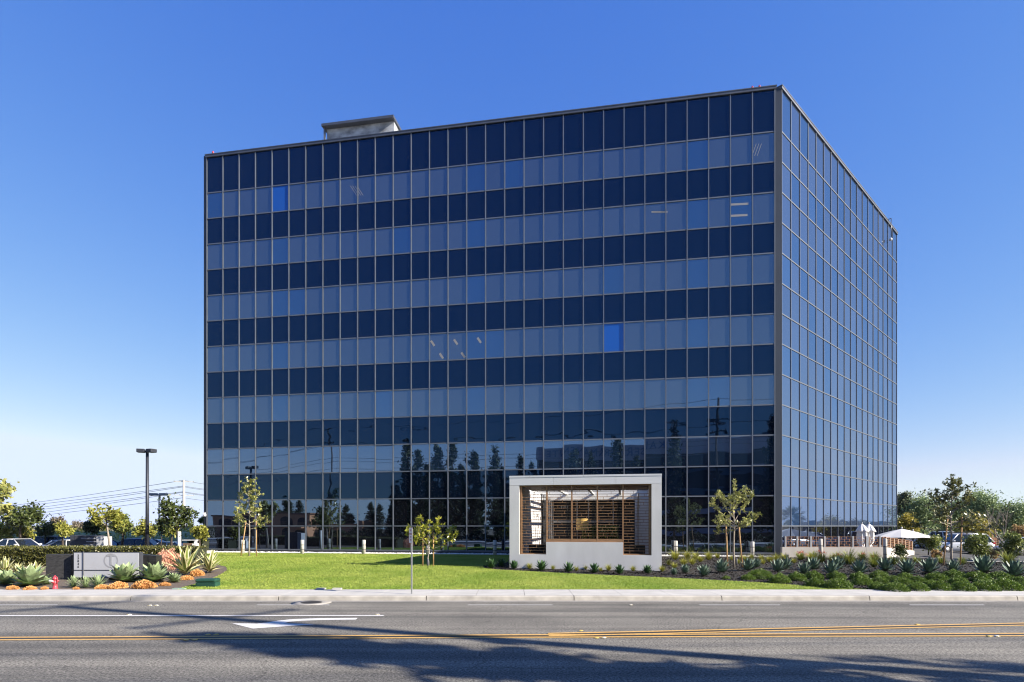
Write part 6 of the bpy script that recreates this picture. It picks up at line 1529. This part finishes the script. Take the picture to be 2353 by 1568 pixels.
# to the right: palm, low buildings and trees that the side glass mirrors
def sreal(px, dist):
    """point mirrored in the receding glass side at px, dist metres beyond the glass"""
    t = (px - CX) / F; s = (t * CR.y - CR.x) / (UR.x - t * UR.y); q = fr(s, 0); v = Vector((q.x, q.y, 0)).normalized(); v = v - NR * 2 * v.dot(NR); return q + v * dist
def sz(px, dist, py):
    t = (px - CX) / F; s = (t * CR.y - CR.x) / (UR.x - t * UR.y); q = fr(s, 0); f = (q.xy.length + dist) / q.xy.length; return EYE + (HY - py) / F * q.y * f
pm_ = sreal(1822, 70); hpm = sz(1822, 70, 1190)
t = empty('palm_tree', 'fan palm with drooping dead fronds mirrored beside the glass corner', 'tree', Vector((pm_.x, pm_.y, 0)))
mb = MB(); mb.tube([(0, 0, -.2), (0, 0, hpm)], [.3, .22], 9); mb.build('trunk', M_BARK, t)
V = []; rg = np.random.default_rng(8)
for k in range(46):
    a = rg.random() * 6.28; e = -.9 + 2.2 * rg.random(); d = np.array([math.cos(a) * math.cos(e), math.sin(a) * math.cos(e), math.sin(e)]); c = np.array([0, 0, hpm]) + d * 1.5
    q = c + d * rg.normal(size=(26, 1)) * .3 + rg.normal(size=(26, 3)) * .12; V.append(leaf_verts(q, 1.1, rg, .08, np.repeat((d + (0, 0, -.25))[None], 26, 0), .25))
link('crown', fast_mesh('crown', np.concatenate(V), 4, L_MG), t)
for i, (px, dist, top) in enumerate(((1905, 75, 1194), (1930, 90, 1196), (1965, 80, 1196), (2040, 85, 1200), (1985, 95, 1198))):
    q = sreal(px, dist); h = sz(px, dist, top); shade_tree(f'dark round tree mirrored in the lower side glass, {ordn(i)} of five from the corner', q.x, q.y, h, h * .42, 300 + i, 1500, .62)
for i, (pxa, pxb, dist, top) in enumerate(((1840, 1885, 95, 1201), (1885, 1960, 110, 1203), (1960, 2060, 120, 1201))):
    a, b_ = sreal(pxa, dist), sreal(pxb, dist); h = sz((pxa + pxb) / 2, dist, top); d = (b_ - a); rz = math.atan2(d.y, d.x)
    o = empty('low_building', ('low grey flat-roofed building mirrored nearest the glass corner', 'low grey flat-roofed building mirrored in the middle of the side glass', 'low grey flat-roofed building mirrored at the far end of the side glass')[i], 'building', Vector((a.x, a.y, 0)), rz, 'low buildings mirrored in the side glass')
    mb = MB(); mb.box(0, d.length, -.5, 7, 0, h); mb.build('wall', mat('grey_render', (.12, .13, .15), .8), o); mb = MB(); mb.box(-.2, d.length + .2, -.7, 7.2, h + .003, h + .25); mb.build('roof', M_COPE, o)
    mb = MB()
    for k in range(5): mb.box(d.length * (.08 + .18 * k), d.length * (.2 + .18 * k), -.54, -.503, h * .35, h * .7)
    mb.build('window_band', M_DARK, o)
# the thin sea haze that blues the hills
M_HAZE = bpy.data.materials.new('haze_air'); M_HAZE.use_nodes = True; nt = M_HAZE.node_tree; nt.nodes.remove(nt.nodes['Principled BSDF'])
vp_ = nt.nodes.new('ShaderNodeVolumePrincipled'); vp_.inputs['Color'].default_value = (.78, .86, 1, 1); vp_.inputs['Density'].default_value = .00005
nt.links.new(vp_.outputs['Volume'], nt.nodes['Material Output'].inputs['Volume'])
mb = MB(); mb.box(-3010, 3010, -1510, 4510, -1.4, 130); struct(mb.build('haze', M_HAZE), 'stuff')
bpy.context.view_layer.update()
